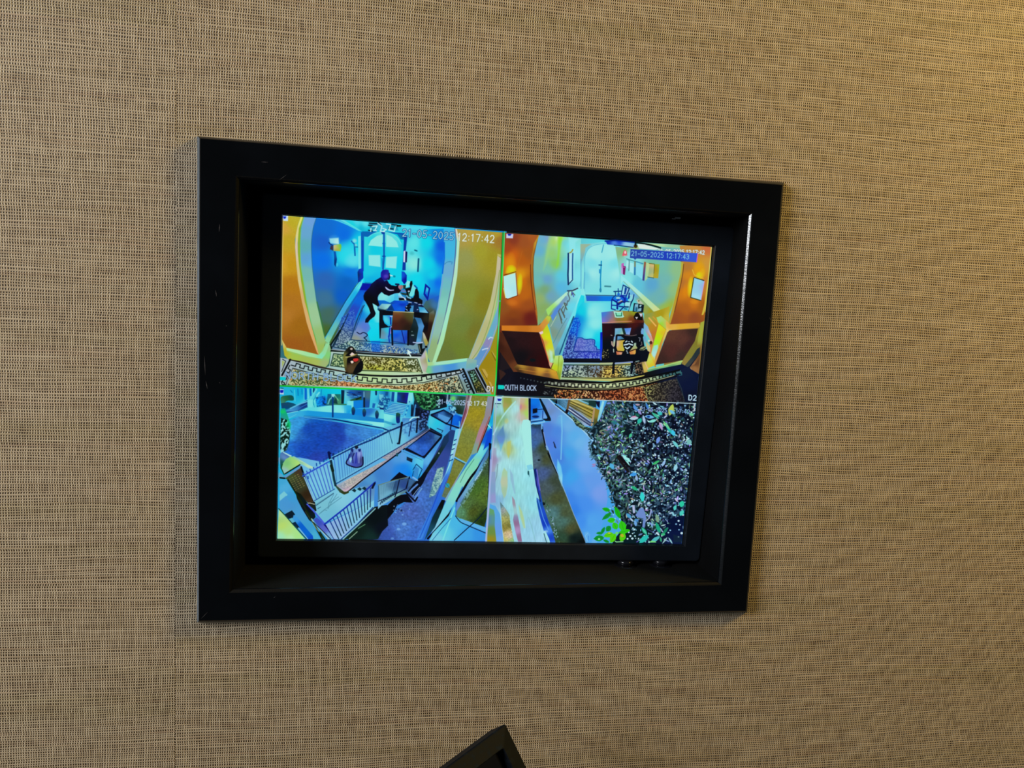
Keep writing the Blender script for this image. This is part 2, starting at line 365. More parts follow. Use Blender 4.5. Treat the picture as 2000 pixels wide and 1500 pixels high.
    P('1765,630 1845,650 1850,700 1765,660', (200,190,100)); L('1800,720 1850,745', 1.6, (60,60,10))
    P('1765,660 1850,720 1790,1100 1750,1700 1650,1900 1480,2350 1270,2450 1290,2380 1560,1700 1650,1400 1740,950', [(1780,800,(205,195,160)),(1720,1200,(195,195,150)),(1640,1500,(200,200,140)),(1500,1900,(190,190,130)),(1350,2300,(185,190,150))])
    L('1800,900 1740,1300 1650,1700 1500,2120 1350,2350', 1.6, (150,175,90), cv=True); L('1820,950 1760,1400 1680,1750 1530,2120 1380,2400', 2.0, (110,225,130), cv=True, a=.8)
    # yellow side wall at right bottom and its blue-white trim
    P('1790,1700 1830,1700 1760,3000 1600,3000 1440,2560 1480,2400', [(1600,2400,(165,140,15)),(1650,2700,(175,145,25)),(1750,2200,(165,150,20)),(1620,2900,(185,140,30)),(1780,1800,(150,170,40))])
    P('1800,1400 1830,1400 1790,1750 1640,2200 1480,2450 1410,2600 1270,2640 1290,2430 1430,2300 1560,2050 1700,1700', [(1760,1600,(110,185,215)),(1640,1950,(100,190,210)),(1600,2050,(150,140,190)),(1500,2250,(95,160,215)),(1400,2450,(105,165,210)),(1330,2550,(110,175,180))])
    for q in ('1520,2195 1560,2180 1610,2170', '1620,2020 1650,1990 1690,2000', '1395,2480 1440,2455'): L(q, 2.2, (200,225,245))
    L('1480,2420 1640,2130 1760,1800', 1.2, (215,170,160), a=.8)
    P('1675,2205 1740,2310 1735,2290 1745,2340 1690,2260', (190,170,80)); P('1510,2500 1560,2510 1610,2600 1595,2665 1560,2640', (200,170,75)); P('1620,2710 1655,2720 1700,2820 1695,2900 1670,2860', (205,175,80))
    L('1670,2240 1735,2370', 1.1, (110,85,10)); L('1510,2530 1595,2670', 1.1, (110,85,10)); L('1620,2730 1680,2880', 1.1, (110,85,10))
    # ---- left arch
    p.T(540, 410, 8.3333)
    P('95,85 395,112 345,260 303,480 305,640 330,950 365,1180 420,1500 500,1860 590,2110 690,2370 650,2400 150,2260 85,2090', [(250,200,(200,180,35)),(200,500,(200,170,35)),(280,150,(200,185,45)),(130,300,(220,170,60)),(200,900,(205,155,20)),(130,900,(225,165,40)),(230,1200,(190,125,20)),(200,1500,(185,120,30)),(380,1900,(170,110,20)),(300,2250,(165,95,25)),(130,1700,(190,125,40)),(550,2200,(165,100,25))])
    p.grain('95,85 395,112 303,480 330,950 420,1500 690,2370 150,2260', .012, .4)
    L('108,190 95,1000 85,2200', 1.2, (235,200,110))
    P('385,115 445,118 395,300 383,560 395,850 440,1150 490,1500 560,1850 690,2280 660,2310 640,2150 540,1850 460,1500 400,1150 350,850 345,540 355,300', (150,185,40))
    P('395,112 432,115 365,300 345,540 348,700 362,850 400,1150 462,1500 520,1700 600,2000 690,2340 690,2365 660,2320 560,2050 490,1830 415,1500 350,1150 325,900 303,600 312,420 345,260', [(410,130,(240,240,110)),(340,400,(232,220,140)),(330,600,(230,205,175)),(380,1100,(225,205,140)),(440,1450,(225,180,115)),(650,2250,(230,175,110))])
    P('445,118 648,130 595,300 566,540 575,820 600,1100 655,1500 700,1720 740,1900 785,2090 800,2140 740,2350 690,2370 640,2100 560,1830 490,1500 440,1180 400,950 388,700 392,400 410,250', [(540,180,(110,175,235)),(480,350,(105,180,220)),(460,600,(95,185,190)),(500,800,(95,175,225)),(500,1000,(120,195,180)),(520,1300,(135,200,175)),(600,1700,(160,210,155)),(700,2100,(155,200,120)),(730,2250,(160,195,90)),(560,850,(90,185,240))])
    L('450,120 410,260 393,450 388,700 405,950 445,1180 495,1500 565,1830 650,2110', 1.3, (110,215,130), cv=True, a=.7)
    L('648,132 597,300 568,540 577,820 602,1100 657,1500 712,1740 790,2080', 1.2, (40,120,150), cv=True, a=.8)
    L('660,1500 715,1720 785,2040', 2.5, (60,130,40), a=.6)
    # hall skirting on the left
    P('1390,1155 1420,1100 1380,1260 1140,1620 850,2180 790,2130 800,2080 1130,1500 1310,1200', [(1370,1200,(90,250,245)),(1250,1400,(20,200,245)),(1100,1650,(60,180,235)),(900,2000,(100,200,190)),(820,2120,(140,220,160))])
    L('1385,1155 1140,1490 790,2090', 1.2, (60,200,250)); L('1330,1190 1290,1240 1120,1490 800,2040', 1.1, (20,80,70), a=.8)
    P('1320,1010 1345,965 1410,945 1415,1110 1370,1150 1330,1190', [(1390,1000,(0,70,220)),(1335,1060,(5,45,70)),(1380,1080,(0,60,210))])
    # ---- floor of the hall
    P('1380,1262 1400,1190 1560,1200 2060,1420 2483,1690 2483,2183 2400,2400 2330,2440 880,2290 900,2150 1180,1640', [(1450,1240,(0,30,170)),(1400,1350,(0,115,235)),(1300,1550,(0,120,235)),(1200,1700,(45,105,200)),(1350,1700,(0,150,235)),(1100,1950,(70,130,190)),(1000,2150,(95,140,170)),(1500,1600,(50,230,250)),(1600,1900,(0,235,250)),(1640,2080,(0,225,245)),(1450,1900,(90,130,225)),(1350,2000,(120,150,210)),(1300,2100,(150,160,140)),(1750,2300,(120,150,190)),(1100,2250,(120,160,170)),(1900,2300,(120,150,190)),(2200,2300,(120,165,175)),(2500,2000,(90,110,110)),(2000,2050,(0,120,220))])
    P('1395,1215 1530,1215 1480,1305 1350,1305', (0,25,175))
    P('1230,1560 1150,1700 960,2240 1100,2260 1210,2120 1290,1750 1440,1400 1400,1330', [(1350,1450,(0,120,235)),(1250,1650,(35,85,205)),(1150,1950,(80,115,170)),(1050,2200,(110,140,155))])
    p.speck('1260,1620 1060,1750 945,2240 1130,2260 1210,2110 1290,1760', [(1200,1700,(20,80,190)),(1050,2150,(50,80,110))], [(1200,1700,(70,140,220)),(1050,2150,(160,190,195))], .55, .1, .75)
    p.speck('1200,2120 940,2240 1150,2275 1700,2330 2290,2400 2300,2280', [(1100,2200,(35,75,90)),(1700,2250,(20,90,160)),(2200,2330,(40,90,150))], [(1100,2200,(170,215,205)),(1650,2250,(140,190,225)),(1850,2300,(210,215,180)),(2200,2330,(120,190,220))], .6, .1, .85, hue=(150,170,110))
    L('1170,1690 1050,1960 930,2230 1130,2270 1500,2300', 1.4, (15,50,80)); L('1100,1840 1000,2050 895,2260', 1.8, (10,40,50)); L('1040,1960 880,2200 900,2275 1100,2300', 3.0, (8,25,25))
    L('1430,1550 1330,1750 1210,2110 1300,2125 1530,2140 2200,2190', 1.5, (10,60,100)); L('1405,1560 1290,1830 1215,2080', 1.0, (30,80,130)); L('1280,1960 1400,1640', 1.0, (20,70,150))
    L('1310,1990 1360,2020 1410,1995 1455,2010 1480,2040 1450,2070 1425,2080 1460,2110 1470,2130', 1.6, (10,30,60), cv=True)
    P('1470,1500 1560,1560 1600,1700 1660,1620 1670,2130 1530,2140 1480,2000 1540,1930 1500,1850 1560,1740 1500,1620', [(1600,1700,(130,245,240)),(1580,1850,(20,235,250)),(1620,2080,(0,235,245)),(1500,1600,(90,245,245)),(1560,2000,(0,240,255))])
    P('1535,2130 1690,2130 1680,2330 1560,2320', (0,105,235), a=.55)
    # bright papers behind the man's arms, desk top
    P('1660,1380 1720,1335 1830,1395 2000,1340 2060,1420 2100,1600 1840,1640 1650,1460', [(1750,1420,(130,245,240)),(1950,1480,(60,225,250)),(1800,1550,(80,215,245)),(2030,1400,(150,240,250))])
    p.T(690, 510, 12.5)
    P('590,960 760,960 900,1020 1000,960 1300,980 1600,990 1860,1260 1480,1260 590,1180', [(800,1000,(0,130,230)),(1100,1050,(0,90,230)),(1200,1150,(0,125,250)),(900,1150,(0,60,120)),(1500,1150,(5,40,80)),(1700,1050,(5,20,70))])
    P('610,1130 700,1040 930,1050 800,1205 610,1150', [(750,1080,(120,215,235)),(820,1130,(160,240,225)),(700,1150,(110,160,160))]); L('610,1165 790,1195 810,1170', 1.0, (20,60,60))
    P('940,1060 1000,1040 1290,1030 1290,1110 1250,1215 1010,1215', [(1050,1050,(0,100,235)),(1180,1060,(0,50,190)),(1150,1160,(0,130,250)),(1220,1200,(0,100,230))])
    P('1410,1090 1480,1080 1460,1250 1380,1240', [(1430,1150,(60,150,205)),(1440,1230,(70,180,230))]); P('1590,1110 1730,1130 1840,1275 1620,1275 1610,1180', [(1680,1170,(40,170,220)),(1720,1250,(130,215,240))])
    for q in ('1290,1130 1330,1100 1390,1050', '1310,1160 1390,1130', '1285,1210 1350,1190'): L(q, 4., (0,15,30))
    for q in ('1350,1005 1420,1015', '1500,1010 1560,1025', '1600,1060 1690,1050', '1290,1120 1310,1110', '1300,1180 1320,1200', '1560,1190 1580,1180'): L(q, 1.6, (170,205,250))
    # chair far left side details and monitors
    P('1000,870 1100,840 1240,880 1310,950 1110,960 1000,950', [(1100,880,(130,190,235)),(1250,920,(220,235,250)),(1030,900,(60,200,240))])
    P('1110,895 1230,900 1260,960 1120,960', (5,10,25)); P('1000,800 1100,790 1110,950 1010,950', (60,210,245), a=.8)
    P('1260,670 1390,640 1370,500 1440,480 1450,560 1400,760 1380,900 1460,900 1500,820 1500,700 1560,660 1600,760 1610,900 1690,960 1680,1060 1560,1010 1300,960 1290,900 1300,760', (3,8,18))
    P('1450,560 1530,640 1480,830 1440,870 1350,850 1400,740', (110,245,240)); P('1320,470 1400,500 1350,640 1280,650 1290,560', (130,250,245))
    P('1160,710 1290,720 1280,760 1160,740', (110,130,200)); P('1150,770 1310,790 1300,840 1200,820', (35,60,50)); P('1340,720 1390,725 1380,750 1330,750', (200,225,250)); L('1350,760 1370,860', 1.4, (40,140,120))
    L('1310,850 1330,880 1400,910', 3.0, (110,190,210)); L('1500,600 1560,660', 2.6, (0,90,170)); P('1620,930 1690,960 1690,1050 1650,1010', (5,10,20))
    P('1210,590 1285,580 1280,660 1230,690', (30,55,45)); L('1040,565 1110,570', 3.0, (5,30,80))
    # man leaning over the desk
    P('720,215 800,205 860,215 880,290 885,380 870,450 830,460 760,480 700,430 670,380 675,280', [(740,280,(15,25,165)),(780,380,(70,50,190)),(850,430,(20,10,70)),(700,420,(15,15,160)),(840,330,(40,60,190))])
    p.glow(800,370,75,60,(95,80,215),.7); L('880,300 890,400 870,450', 2.0, (10,5,50))
    P('890,325 960,345 970,375 900,370', (200,240,240)); p.glow(1000,370,40,34,(0,130,150),.9)
    P('680,390 760,490 830,465 870,540 930,590 1040,610 1100,580 1150,640 1170,720 1120,780 1000,790 870,850 760,810 690,750 620,830 595,890 600,950 640,1080 600,1110 560,1080 470,1030 500,1150 550,1280 520,1350 400,1440 360,1500 290,1500 300,1420 420,1270 380,1140 300,990 260,940 250,850 280,770 400,640 440,560 560,460', [(700,440,(10,15,110)),(600,600,(5,5,35)),(500,500,(10,20,80)),(700,700,(3,3,20)),(400,1000,(3,6,16)),(1000,700,(3,3,25)),(700,560,(4,6,50))])
    P('775,625 800,630 850,670 900,700 1000,700 990,720 900,730 840,710 800,680', (185,205,250)); P('1100,600 1190,580 1230,620 1200,670 1150,710 1100,650', [(1130,620,(190,130,150)),(1190,630,(160,110,100))])
    P('475,1035 560,1080 600,1120 590,1200 640,1220 640,1500 370,1500 410,1440 540,1350 550,1270 500,1150', [(540,1120,(140,245,240)),(600,1400,(110,245,245)),(450,1480,(0,235,250))])
    # desk front and legs, brown chair back
    p.T(700, 590, 12.5)
    P('470,180 640,200 860,230 860,320 600,320 600,420 640,520 740,600 820,570 800,610 560,640 540,880 520,890 510,560 515,230', (3,14,26)); P('600,200 860,225 860,320 600,320', (3,8,20))
    P('610,335 850,345 850,380 800,370 800,520 760,560 700,530 640,470', [(700,420,(90,240,240)),(780,480,(20,230,245)),(780,370,(40,110,220))]); L('785,350 850,360', 2.0, (180,190,250)); L('785,380 790,540', 2.4, (0,50,170))
    P('560,640 760,620 780,900 540,900', [(600,750,(110,140,150)),(700,700,(30,220,245)),(720,850,(80,180,240)),(600,850,(110,160,180))]); L('800,600 790,760', 2.6, (150,160,240)); L('770,640 750,840', 2.6, (0,60,190)); L('740,830 760,980', 2.4, (0,70,190))
    P('860,690 1230,700 1200,860 1180,1010 860,960', [(930,800,(0,80,230)),(1050,850,(30,120,225)),(950,930,(60,120,200)),(1150,880,(20,70,190)),(920,720,(20,150,250))]); L('1060,700 1130,1010', 1.6, (10,30,120)); L('860,960 1100,1000', 1.4, (20,60,140))
    P('1350,240 1730,270 1740,420 1700,1000 1640,900 1560,720 1440,380 1360,380', [(1500,300,(3,6,18)),(1650,600,(5,5,20)),(1700,800,(40,20,15)),(1690,400,(40,40,30))]); P('1735,270 1840,200 1860,300 1780,700 1710,1000 1680,850', [(1800,350,(90,75,40)),(1750,600,(45,20,15)),(1700,900,(35,18,15)),(1820,230,(100,120,110))])
    P('1260,620 1360,380 1480,480 1440,900 1420,1000 1340,1060 1240,1040 1190,1040 1230,700', [(1300,700,(10,30,30)),(1400,800,(15,45,50)),(1280,950,(20,35,60)),(1420,500,(20,50,60))]); p.ell(1310,720,16,14,(90,120,120)); L('1300,810 1350,812', 1.6, (150,180,190)); L('820,640 835,1040', 3.2, (3,8,26)); L('1220,700 1215,1040', 3.4, (3,8,26))
    P('1380,375 1530,395 1610,590 1570,720 1530,980 1410,980 1470,640 1440,520', [(1480,450,(45,120,170)),(1540,590,(80,160,220)),(1490,800,(50,140,200)),(1430,960,(90,180,230))]); L('1340,985 1450,1000 1570,985', 2.0, (180,200,240))
    P('850,222 1240,235 1360,250 1330,500 1270,660 1250,690 850,680 815,640 830,420', [(950,240,(140,110,60)),(950,330,(105,50,25)),(900,600,(75,28,22)),(1100,500,(60,28,22)),(1250,350,(80,75,30)),(1200,620,(40,26,18)),(1320,270,(90,100,60))]); L('860,232 1050,238 1350,255', 1.4, (185,190,150))
    P('1570,720 1620,780 1710,1000 1650,1090 1590,930', [(1600,800,(190,190,170)),(1650,1000,(170,160,70))]); p.ell(1655,1095,30,28,(5,10,15)); P('1450,1030 1560,1010 1560,1140 1640,1120 1560,1290 1500,1260', (6,18,22)); L('1480,1050 1520,1220', 1.6, (120,130,110))
    # ---- floor of the near hall, mosaics and fret borders
    p.T(540, 590, 8.3333)
    P('50,900 220,930 800,1070 860,1040 890,800 1500,830 2350,870 2460,1000 2560,1050 3050,990 3240,985 3500,1500 50,1500', [(200,1100,(170,190,200)),(1000,1050,(170,210,200)),(600,1150,(160,200,200)),(1500,1160,(190,225,160)),(2200,1180,(195,225,185)),(2900,1100,(180,200,205)),(3100,1200,(120,170,205)),(400,1250,(160,190,180)),(3000,1350,(130,160,150))])
    # skirting block on the right
    p.T(760, 600, 8.3333)
    P('560,740 600,690 640,940 610,1070 550,1040 500,830', [(560,800,(190,185,205)),(610,850,(165,165,100)),(570,1000,(200,195,200)),(620,1000,(175,175,130))])
    P('630,955 1290,870 1330,900 1400,990 1240,1010 670,1090 600,1060', [(650,1040,(120,215,140)),(750,1030,(100,170,220)),(1000,960,(70,160,230)),(1230,920,(105,190,215)),(1300,970,(120,190,205))])
    P('640,890 720,897 1285,828 1290,880 960,930 670,965 630,950 590,760 610,700', [(800,910,(165,240,205)),(1150,870,(160,245,205)),(650,920,(170,220,140)),(610,780,(190,220,130))]); L('640,960 960,928 1280,880', 1., (90,200,190), a=.8)
    P('1270,830 1430,860 1420,960 1380,1000 1250,1000', [(1330,860,(150,190,170)),(1350,960,(110,185,190))])
    p.T(540, 590, 8.3333)
    # near blocks of skirting
    P('165,740 700,860 790,700 800,640 870,700 890,790 850,1000 800,1060 500,1000 190,930 130,870 85,600', [(130,800,(190,185,35)),(300,860,(165,205,80)),(650,950,(175,195,90)),(780,1000,(165,190,120)),(830,850,(130,220,120)),(500,930,(170,195,85)),(850,750,(150,200,140)),(100,700,(225,200,110))])
    P('160,745 420,790 690,858 760,790 800,680 870,660 800,850 740,925 500,880 165,785', [(300,790,(180,240,170)),(600,880,(165,240,165)),(720,900,(130,240,190)),(800,780,(150,230,160))], cv=False)
    L('170,800 500,890 740,945 790,900', 1.1, (140,210,120))
    L('890,795 1080,800', 3.2, (12,25,20)); L('900,770 1130,795 1400,810 2000,850 2340,895 2380,860', 1.6, (165,175,185)); L('1310,805 1500,810 2050,850 2330,845', 1.5, (50,30,30)); L('1310,830 1600,850 2000,870 2350,872', 3.0, (10,18,20)); L('900,815 1100,840 1400,860 2000,895 2340,905', 2.2, (190,215,205), a=.9)
    P('925,830 1400,870 2000,905 2290,920 2380,1160 1900,1135 1400,1120 1000,1060 870,1040', [(1000,950,(140,190,170)),(1700,1000,(160,170,90)),(2200,1000,(170,180,120))])
    p.speck('940,850 1400,885 2000,920 2290,930 2350,1140 1900,1115 1400,1090 1080,1060 890,1030', [(1000,950,(55,90,60)),(1600,1050,(70,65,10)),(2100,1000,(60,70,25))], [(1000,950,(190,215,150)),(1600,950,(200,200,170)),(1600,1090,(200,205,60)),(2000,1050,(225,215,110)),(2200,950,(205,220,190))], .75, 0, .95)
    L('930,840 1400,878 2000,912 2290,922 2375,1155 1900,1130 1400,1115 1090,1060 880,1035 930,840', 1.3, (15,35,25))
    L('205,935 420,975 700,1050 1000,1110 1400,1190', 1.6, (70,45,30), cv=True); L('1130,1150 1400,1185 1700,1200 2000,1205 2400,1190 2800,1140 3040,1095', 3.4, (10,14,14), cv=True); L('225,940 420,985 700,1065 1100,1135', 1.8, (30,25,20)); L('1380,1140 2000,1155 2350,1150', 1.8, (185,225,170))
    L('225,935 90,1190', 3.2, (10,18,22)); L('100,930 150,960 85,1130', 1.3, (30,35,30)); P('90,950 135,970 90,1060', (170,190,80), a=.8)
    # right frames
    L('3040,1095 3120,1270 3215,1480', 3.8, (8,14,18)); P('3100,1120 3225,1090 3430,1480 3250,1480', [(3150,1200,(90,120,120)),(3350,1400,(90,90,60))]); p.speck('3130,1140 3215,1120 3390,1470 3270,1470', (25,40,20), [(3150,1200,(120,190,170)),(3300,1400,(140,130,60))], .7, .2); L('3125,1140 3220,1105 3410,1470', 1.8, (8,14,14)); L('3125,1140 3260,1470', 1.8, (8,14,14)); L('3250,1080 3340,1240 3440,1440', 3.8, (10,10,12)); L('3230,1090 3420,1450', 1.6, (150,170,190))
    # fret
    p.key('250,1000 450,1060 700,1115 1000,1175', 26, 11, 1.8, (12,22,24)); p.key('1000,1185 1300,1235 1700,1278 2000,1282 2300,1258 2700,1180 3000,1130', 28, 25, 1.9, (12,18,18))
    p.key('235,1040 190,1130 120,1290 90,1360', 22, 6, 1.6, (18,28,28)); p.key('3010,1100 3060,1200 3100,1310 3160,1470', 24, 9, 1.8, (10,16,20)); p.ell(3005,1095,14,14,(235,225,230))
    L('265,1075 500,1140 800,1215 1100,1265 1400,1315 2000,1345 2400,1310 2950,1170 3080,1480', 1.5, (30,35,28), cv=False)
    L('265,1075 170,1290 130,1420', 1.2, (60,70,50))
    p.speck('280,1090 500,1160 800,1235 1100,1290 1400,1335 2000,1365 2400,1330 2940,1195 3060,1480 2600,1470 1900,1410 1200,1370 180,1350', [(500,1250,(70,85,40)),(1300,1380,(120,60,20)),(2500,1400,(85,65,20)),(2800,1300,(40,50,40))], [(500,1250,(195,200,140)),(1300,1360,(240,170,120)),(1800,1400,(225,200,140)),(2500,1400,(225,210,140)),(2800,1300,(190,200,160))], .75, 0, .95, hue=(215,130,60))
    # brown bag on the floor
    P('1100,820 1140,770 1180,730 1230,720 1270,760 1300,810 1330,870 1385,940 1410,1050 1370,1140 1240,1165 1130,1130 1100,1010 1085,920', [(1250,1050,(85,65,35)),(1120,900,(130,130,60)),(1350,1100,(5,8,15)),(1200,780,(15,15,15)),(1380,1000,(8,10,20)),(1180,1100,(70,50,25)),(1110,1000,(110,115,50))], cv=True)
    P('1150,960 1200,920 1330,900 1360,960 1330,1040 1290,1110 1190,1150 1150,1080', [(1220,1050,(95,75,45)),(1300,1000,(80,60,30)),(1180,960,(15,10,10))], cv=True); P('1170,900 1290,890 1340,920 1310,975 1200,990 1150,970', (12,8,10), cv=True)
    P('1250,925 1320,915 1335,945 1300,970 1260,965', (215,50,45), cv=True); P('1205,965 1240,955 1258,980 1225,998', (250,225,205), cv=True)
    P('1120,870 1180,820 1220,790 1290,830 1240,880 1150,880', (10,10,12)); P('1190,860 1230,815 1280,850 1230,885', (240,215,205)); L('1130,900 1230,880 1300,850', 2.0, (170,160,90)); p.ell(1220,762,22,18,(205,190,180)); P('1320,1010 1400,960 1410,1060 1360,1140 1250,1160', (5,8,14), cv=True)
    # mouse pointer
    p.T(760, 600, 8.3333)
    P('300,685 375,745 340,755 368,805 345,805 318,765 295,775', (215,250,240))
    # overlay lettering
    p.T(760, 420, 8.3333)
    p.text('21-05-2025', (215,345), (1050,405), 118, (165,240,245), 1.5, (10,60,140), .9, .85)
    p.text('12:17:42', (1115,415), (1710,452), 120, (235,248,240), 1.8, (120,120,60), .6, .5)
    p.T(540, 590, 8.3333)
    p.text('NORTH BLOCK', (140,1240), (1300,1300), 108, (150,200,240), 1.6, (50,90,130), .7, .55)
    P('55,1215 150,1220 150,1275 52,1270', (0,225,215)); L('75,1290 95,1345 150,1340', 1.4, (20,30,30))
    p.T(760, 600, 8.3333)
    p.text('D1', (1590,1365), (1705,1375), 78, (240,240,235), 2.0, (60,60,30), .6, .8)
    p.T(540, 410, 8.3333); P('102,88 190,92 186,182 110,176', (205,235,255)); P('105,105 160,105 150,140 118,145', (0,50,215))

def cam_south(p):
    P, L = p.poly, p.line
    p.T(970, 440, 9.0909)
    P('115,130 3850,390 3600,3150 -30,3020', [(900,900,(100,190,195)),(2000,900,(90,240,245)),(3000,800,(110,200,190))])
    P('100,130 740,175 700,1500 1040,2300 1200,3040 -30,3020', (95,60,30)); P('3300,360 3850,390 3600,3150 2950,3000 2980,2300 3100,1900', (150,115,50)); P('2700,2700 3600,2300 3600,3150 2600,3100', (15,25,50))
    # near left pier, orange lamplight
    P('135,135 745,175 690,300 625,560 610,850 640,1150 700,1450 760,1760 20,1820 60,1000', [(300,250,(145,60,35)),(500,300,(165,85,35)),(650,200,(180,95,35)),(180,400,(170,70,25)),(300,550,(215,100,15)),(200,650,(225,120,10)),(450,600,(190,95,15)),(550,500,(170,90,25)),(500,1000,(215,110,10)),(430,900,(235,160,10)),(580,1000,(175,95,20)),(500,1250,(200,105,15)),(300,1350,(205,100,20)),(550,1400,(165,80,25)),(300,1600,(145,70,20)),(130,1450,(150,85,30)),(600,1650,(110,30,25)),(300,1700,(125,55,25))])
    p.glow(250,700,110,240,(235,150,10),.8); p.glow(260,790,100,95,(225,230,0),.95,.7); p.glow(200,830,60,50,(240,200,20),.7); p.glow(410,1040,55,200,(225,230,10),.95,.8); p.glow(390,1180,40,60,(240,180,60),.6)
    L('350,800 430,560 460,450', 1.0, (200,110,30), a=.6); P('125,905 335,845 365,1245 200,1305 160,1290 130,1100', [(250,950,(185,250,240)),(200,1200,(190,250,250)),(300,1150,(175,245,245))]); L('135,885 345,825', 1.4, (110,50,10)); L('345,850 372,1240', 1.1, (120,60,90)); L('160,1295 200,1312 370,1250', 1.3, (120,50,15)); L('125,1120 160,1290', 1.4, (220,225,110))
    p.glow(270,1370,120,70,(225,125,30),.6)
    # arch moulding left
    P('745,175 765,178 715,300 660,560 650,750 660,1000 690,1250 730,1560 730,1770 690,1560 640,1250 608,950 608,700 625,500 665,320', [(740,200,(200,150,40)),(640,600,(165,100,25)),(640,1000,(155,85,20)),(700,1500,(170,90,30))])
    L('700,290 635,560 632,900 665,1250 720,1600', 1., (225,170,60), cv=True, a=.6); L('605,700 605,900 635,1220 685,1500', 1.2, (110,45,20), cv=True)
    # hall wall left
    P('755,178 1300,215 1500,240 1500,900 1470,1100 1230,1200 880,1500 730,1800 725,1560 690,1250 660,1000 655,750 665,560 715,320', [(850,250,(100,190,225)),(900,230,(130,170,220)),(1000,280,(180,225,90)),(980,500,(150,215,120)),(1130,250,(160,235,60)),(1080,220,(230,250,200)),(1200,300,(110,225,240)),(780,450,(100,190,220)),(750,700,(120,200,180)),(1050,680,(140,210,100)),(900,800,(120,205,180)),(750,1000,(110,200,190)),(900,950,(105,175,215)),(1150,900,(90,220,240)),(850,1150,(125,175,120)),(950,1250,(110,175,200)),(1150,1100,(85,200,240)),(780,1300,(150,185,110)),(850,1480,(140,180,100)),(1400,500,(140,250,250)),(1300,350,(120,245,250)),(1450,900,(130,245,250)),(1250,700,(100,225,245))])
    P('930,195 1060,200 950,420 880,700 830,800 880,500', (165,225,125), a=.5, soft=2.); P('1090,200 1165,210 1130,450 1100,700 1060,760 1090,500', (150,235,50), a=.75, soft=2.)
    P('1280,215 1480,240 1400,300 1375,1000 1270,1000 1300,500', (150,250,250), a=.7, soft=1.5)
    L('1275,500 1275,700 1268,880 1275,1050', 3.0, (20,60,110)); L('1355,500 1348,700 1350,950', 2.2, (10,80,150)); P('1290,500 1340,495 1335,960 1290,1030', (170,245,250)); L('1270,1055 1355,965', 1.6, (30,50,90)); L('1300,490 1335,470 1355,430', 2.2, (165,160,50))
    # dado rail and panelled dado left
    P('1230,1195 1460,1095 1500,1080 1520,1200 1420,1400 1200,1900 1010,2290 1000,2050 935,1760 900,1640 740,1780 880,1490', [(1300,1150,(160,245,225)),(1450,1200,(120,250,250)),(1350,1450,(100,235,250)),(1100,1350,(170,225,190)),(1000,1450,(150,215,110)),(950,1600,(140,175,90)),(1050,1500,(90,150,230)),(1200,1300,(130,180,210)),(1100,1750,(120,170,180)),(1000,1900,(130,160,140)),(1250,1650,(110,200,230)),(1020,2150,(120,180,190))])
    P('880,1500 1220,1200 1250,1180 1250,1240 1010,1480 920,1610 900,1570', [(950,1500,(165,235,110)),(1150,1300,(185,245,210))])
    P('960,1610 1050,1480 1230,1250 1260,1300 1080,1550 1000,1700', [(1050,1500,(85,150,230)),(1200,1300,(120,170,200))])
    for q in ('1130,1480 1100,1530 1160,1680', '1190,1440 1150,1500 1210,1610', '1215,1380 1240,1400 1190,1560', '1260,1340 1250,1420', '1290,1160 1270,1220 1300,1300 1280,1350', '1340,1180 1330,1240 1360,1200 1390,1240'): L(q, 2.0, (90,110,120))
    L('1260,1165 1350,1160 1440,1120', 2.4, (50,60,90)); L('1340,1190 1370,1270', 1.6, (60,80,200))
    for q in ('1110,1560 1160,1740', '1150,1500 1210,1640', '1200,1380 1250,1500'): L(q, 1.8, (90,100,80))
    L('1250,1650 1130,1850 1010,2090', 1.2, (90,150,150)); L('960,1800 1060,1620', 1.0, (190,215,190))
    P('1470,1250 1560,1180 1560,1300 1440,1500 1200,2050 1090,2370 1020,2340 1010,2290 1190,1900 1380,1480', [(1500,1250,(140,250,250)),(1350,1600,(110,245,250)),(1150,2050,(100,200,220)),(1080,2300,(90,160,180))])
    # end wall and door
    P('1490,330 1900,300 2350,420 2650,520 2700,700 2650,1200 2350,1260 1600,1250 1570,1200 1490,1150', [(1550,500,(120,215,225)),(1700,800,(140,250,240)),(2000,500,(130,250,245)),(2200,900,(140,252,240)),(2000,1150,(130,240,240)),(2450,1000,(130,230,245))])
    P('1490,335 1680,335 1580,400 1560,520 1490,700', [(1540,380,(160,190,160)),(1520,600,(130,190,190))]); P('2350,330 2550,380 2520,520 2420,600 2330,420', [(2450,420,(170,200,130)),(2470,550,(150,220,210))])
    P('1570,1200 1560,600 1600,450 1700,350 1900,320 2080,340 2250,450 2330,600 2330,1200', [(1750,520,(160,252,245)),(1700,850,(160,252,245)),(2050,520,(160,252,245)),(2150,850,(160,252,245)),(1700,680,(125,240,245)),(2100,680,(120,240,245)),(1750,1150,(125,240,240)),(2100,1150,(130,240,240)),(1600,900,(110,225,240)),(2300,900,(90,220,245))])
    L('1565,1180 1565,640 1600,470 1700,370 1880,330 2060,345 2230,450 2320,600', 1.2, (90,205,225), cv=True)
    L('1500,600 1500,850 1500,1120', 2., (80,175,220), a=.7); L('1565,840 1550,1120', 2., (80,170,215), a=.6); L('1900,350 1870,480', 2., (60,180,210)); L('1862,640 1845,960 1850,1180', 2.4, (20,165,210)); P('1820,780 1850,780 1850,860 1820,850', (30,160,215)); L('1820,705 1865,708', 2.2, (10,100,150)); p.ell(1845,1150,20,40,(40,150,185))
    L('1925,1082 2025,1088', 3.0, (60,150,160)); P('1500,1160 1560,1140 1580,1250 1560,1360 1500,1330', [(1530,1200,(140,250,245)),(1540,1330,(110,245,250))])
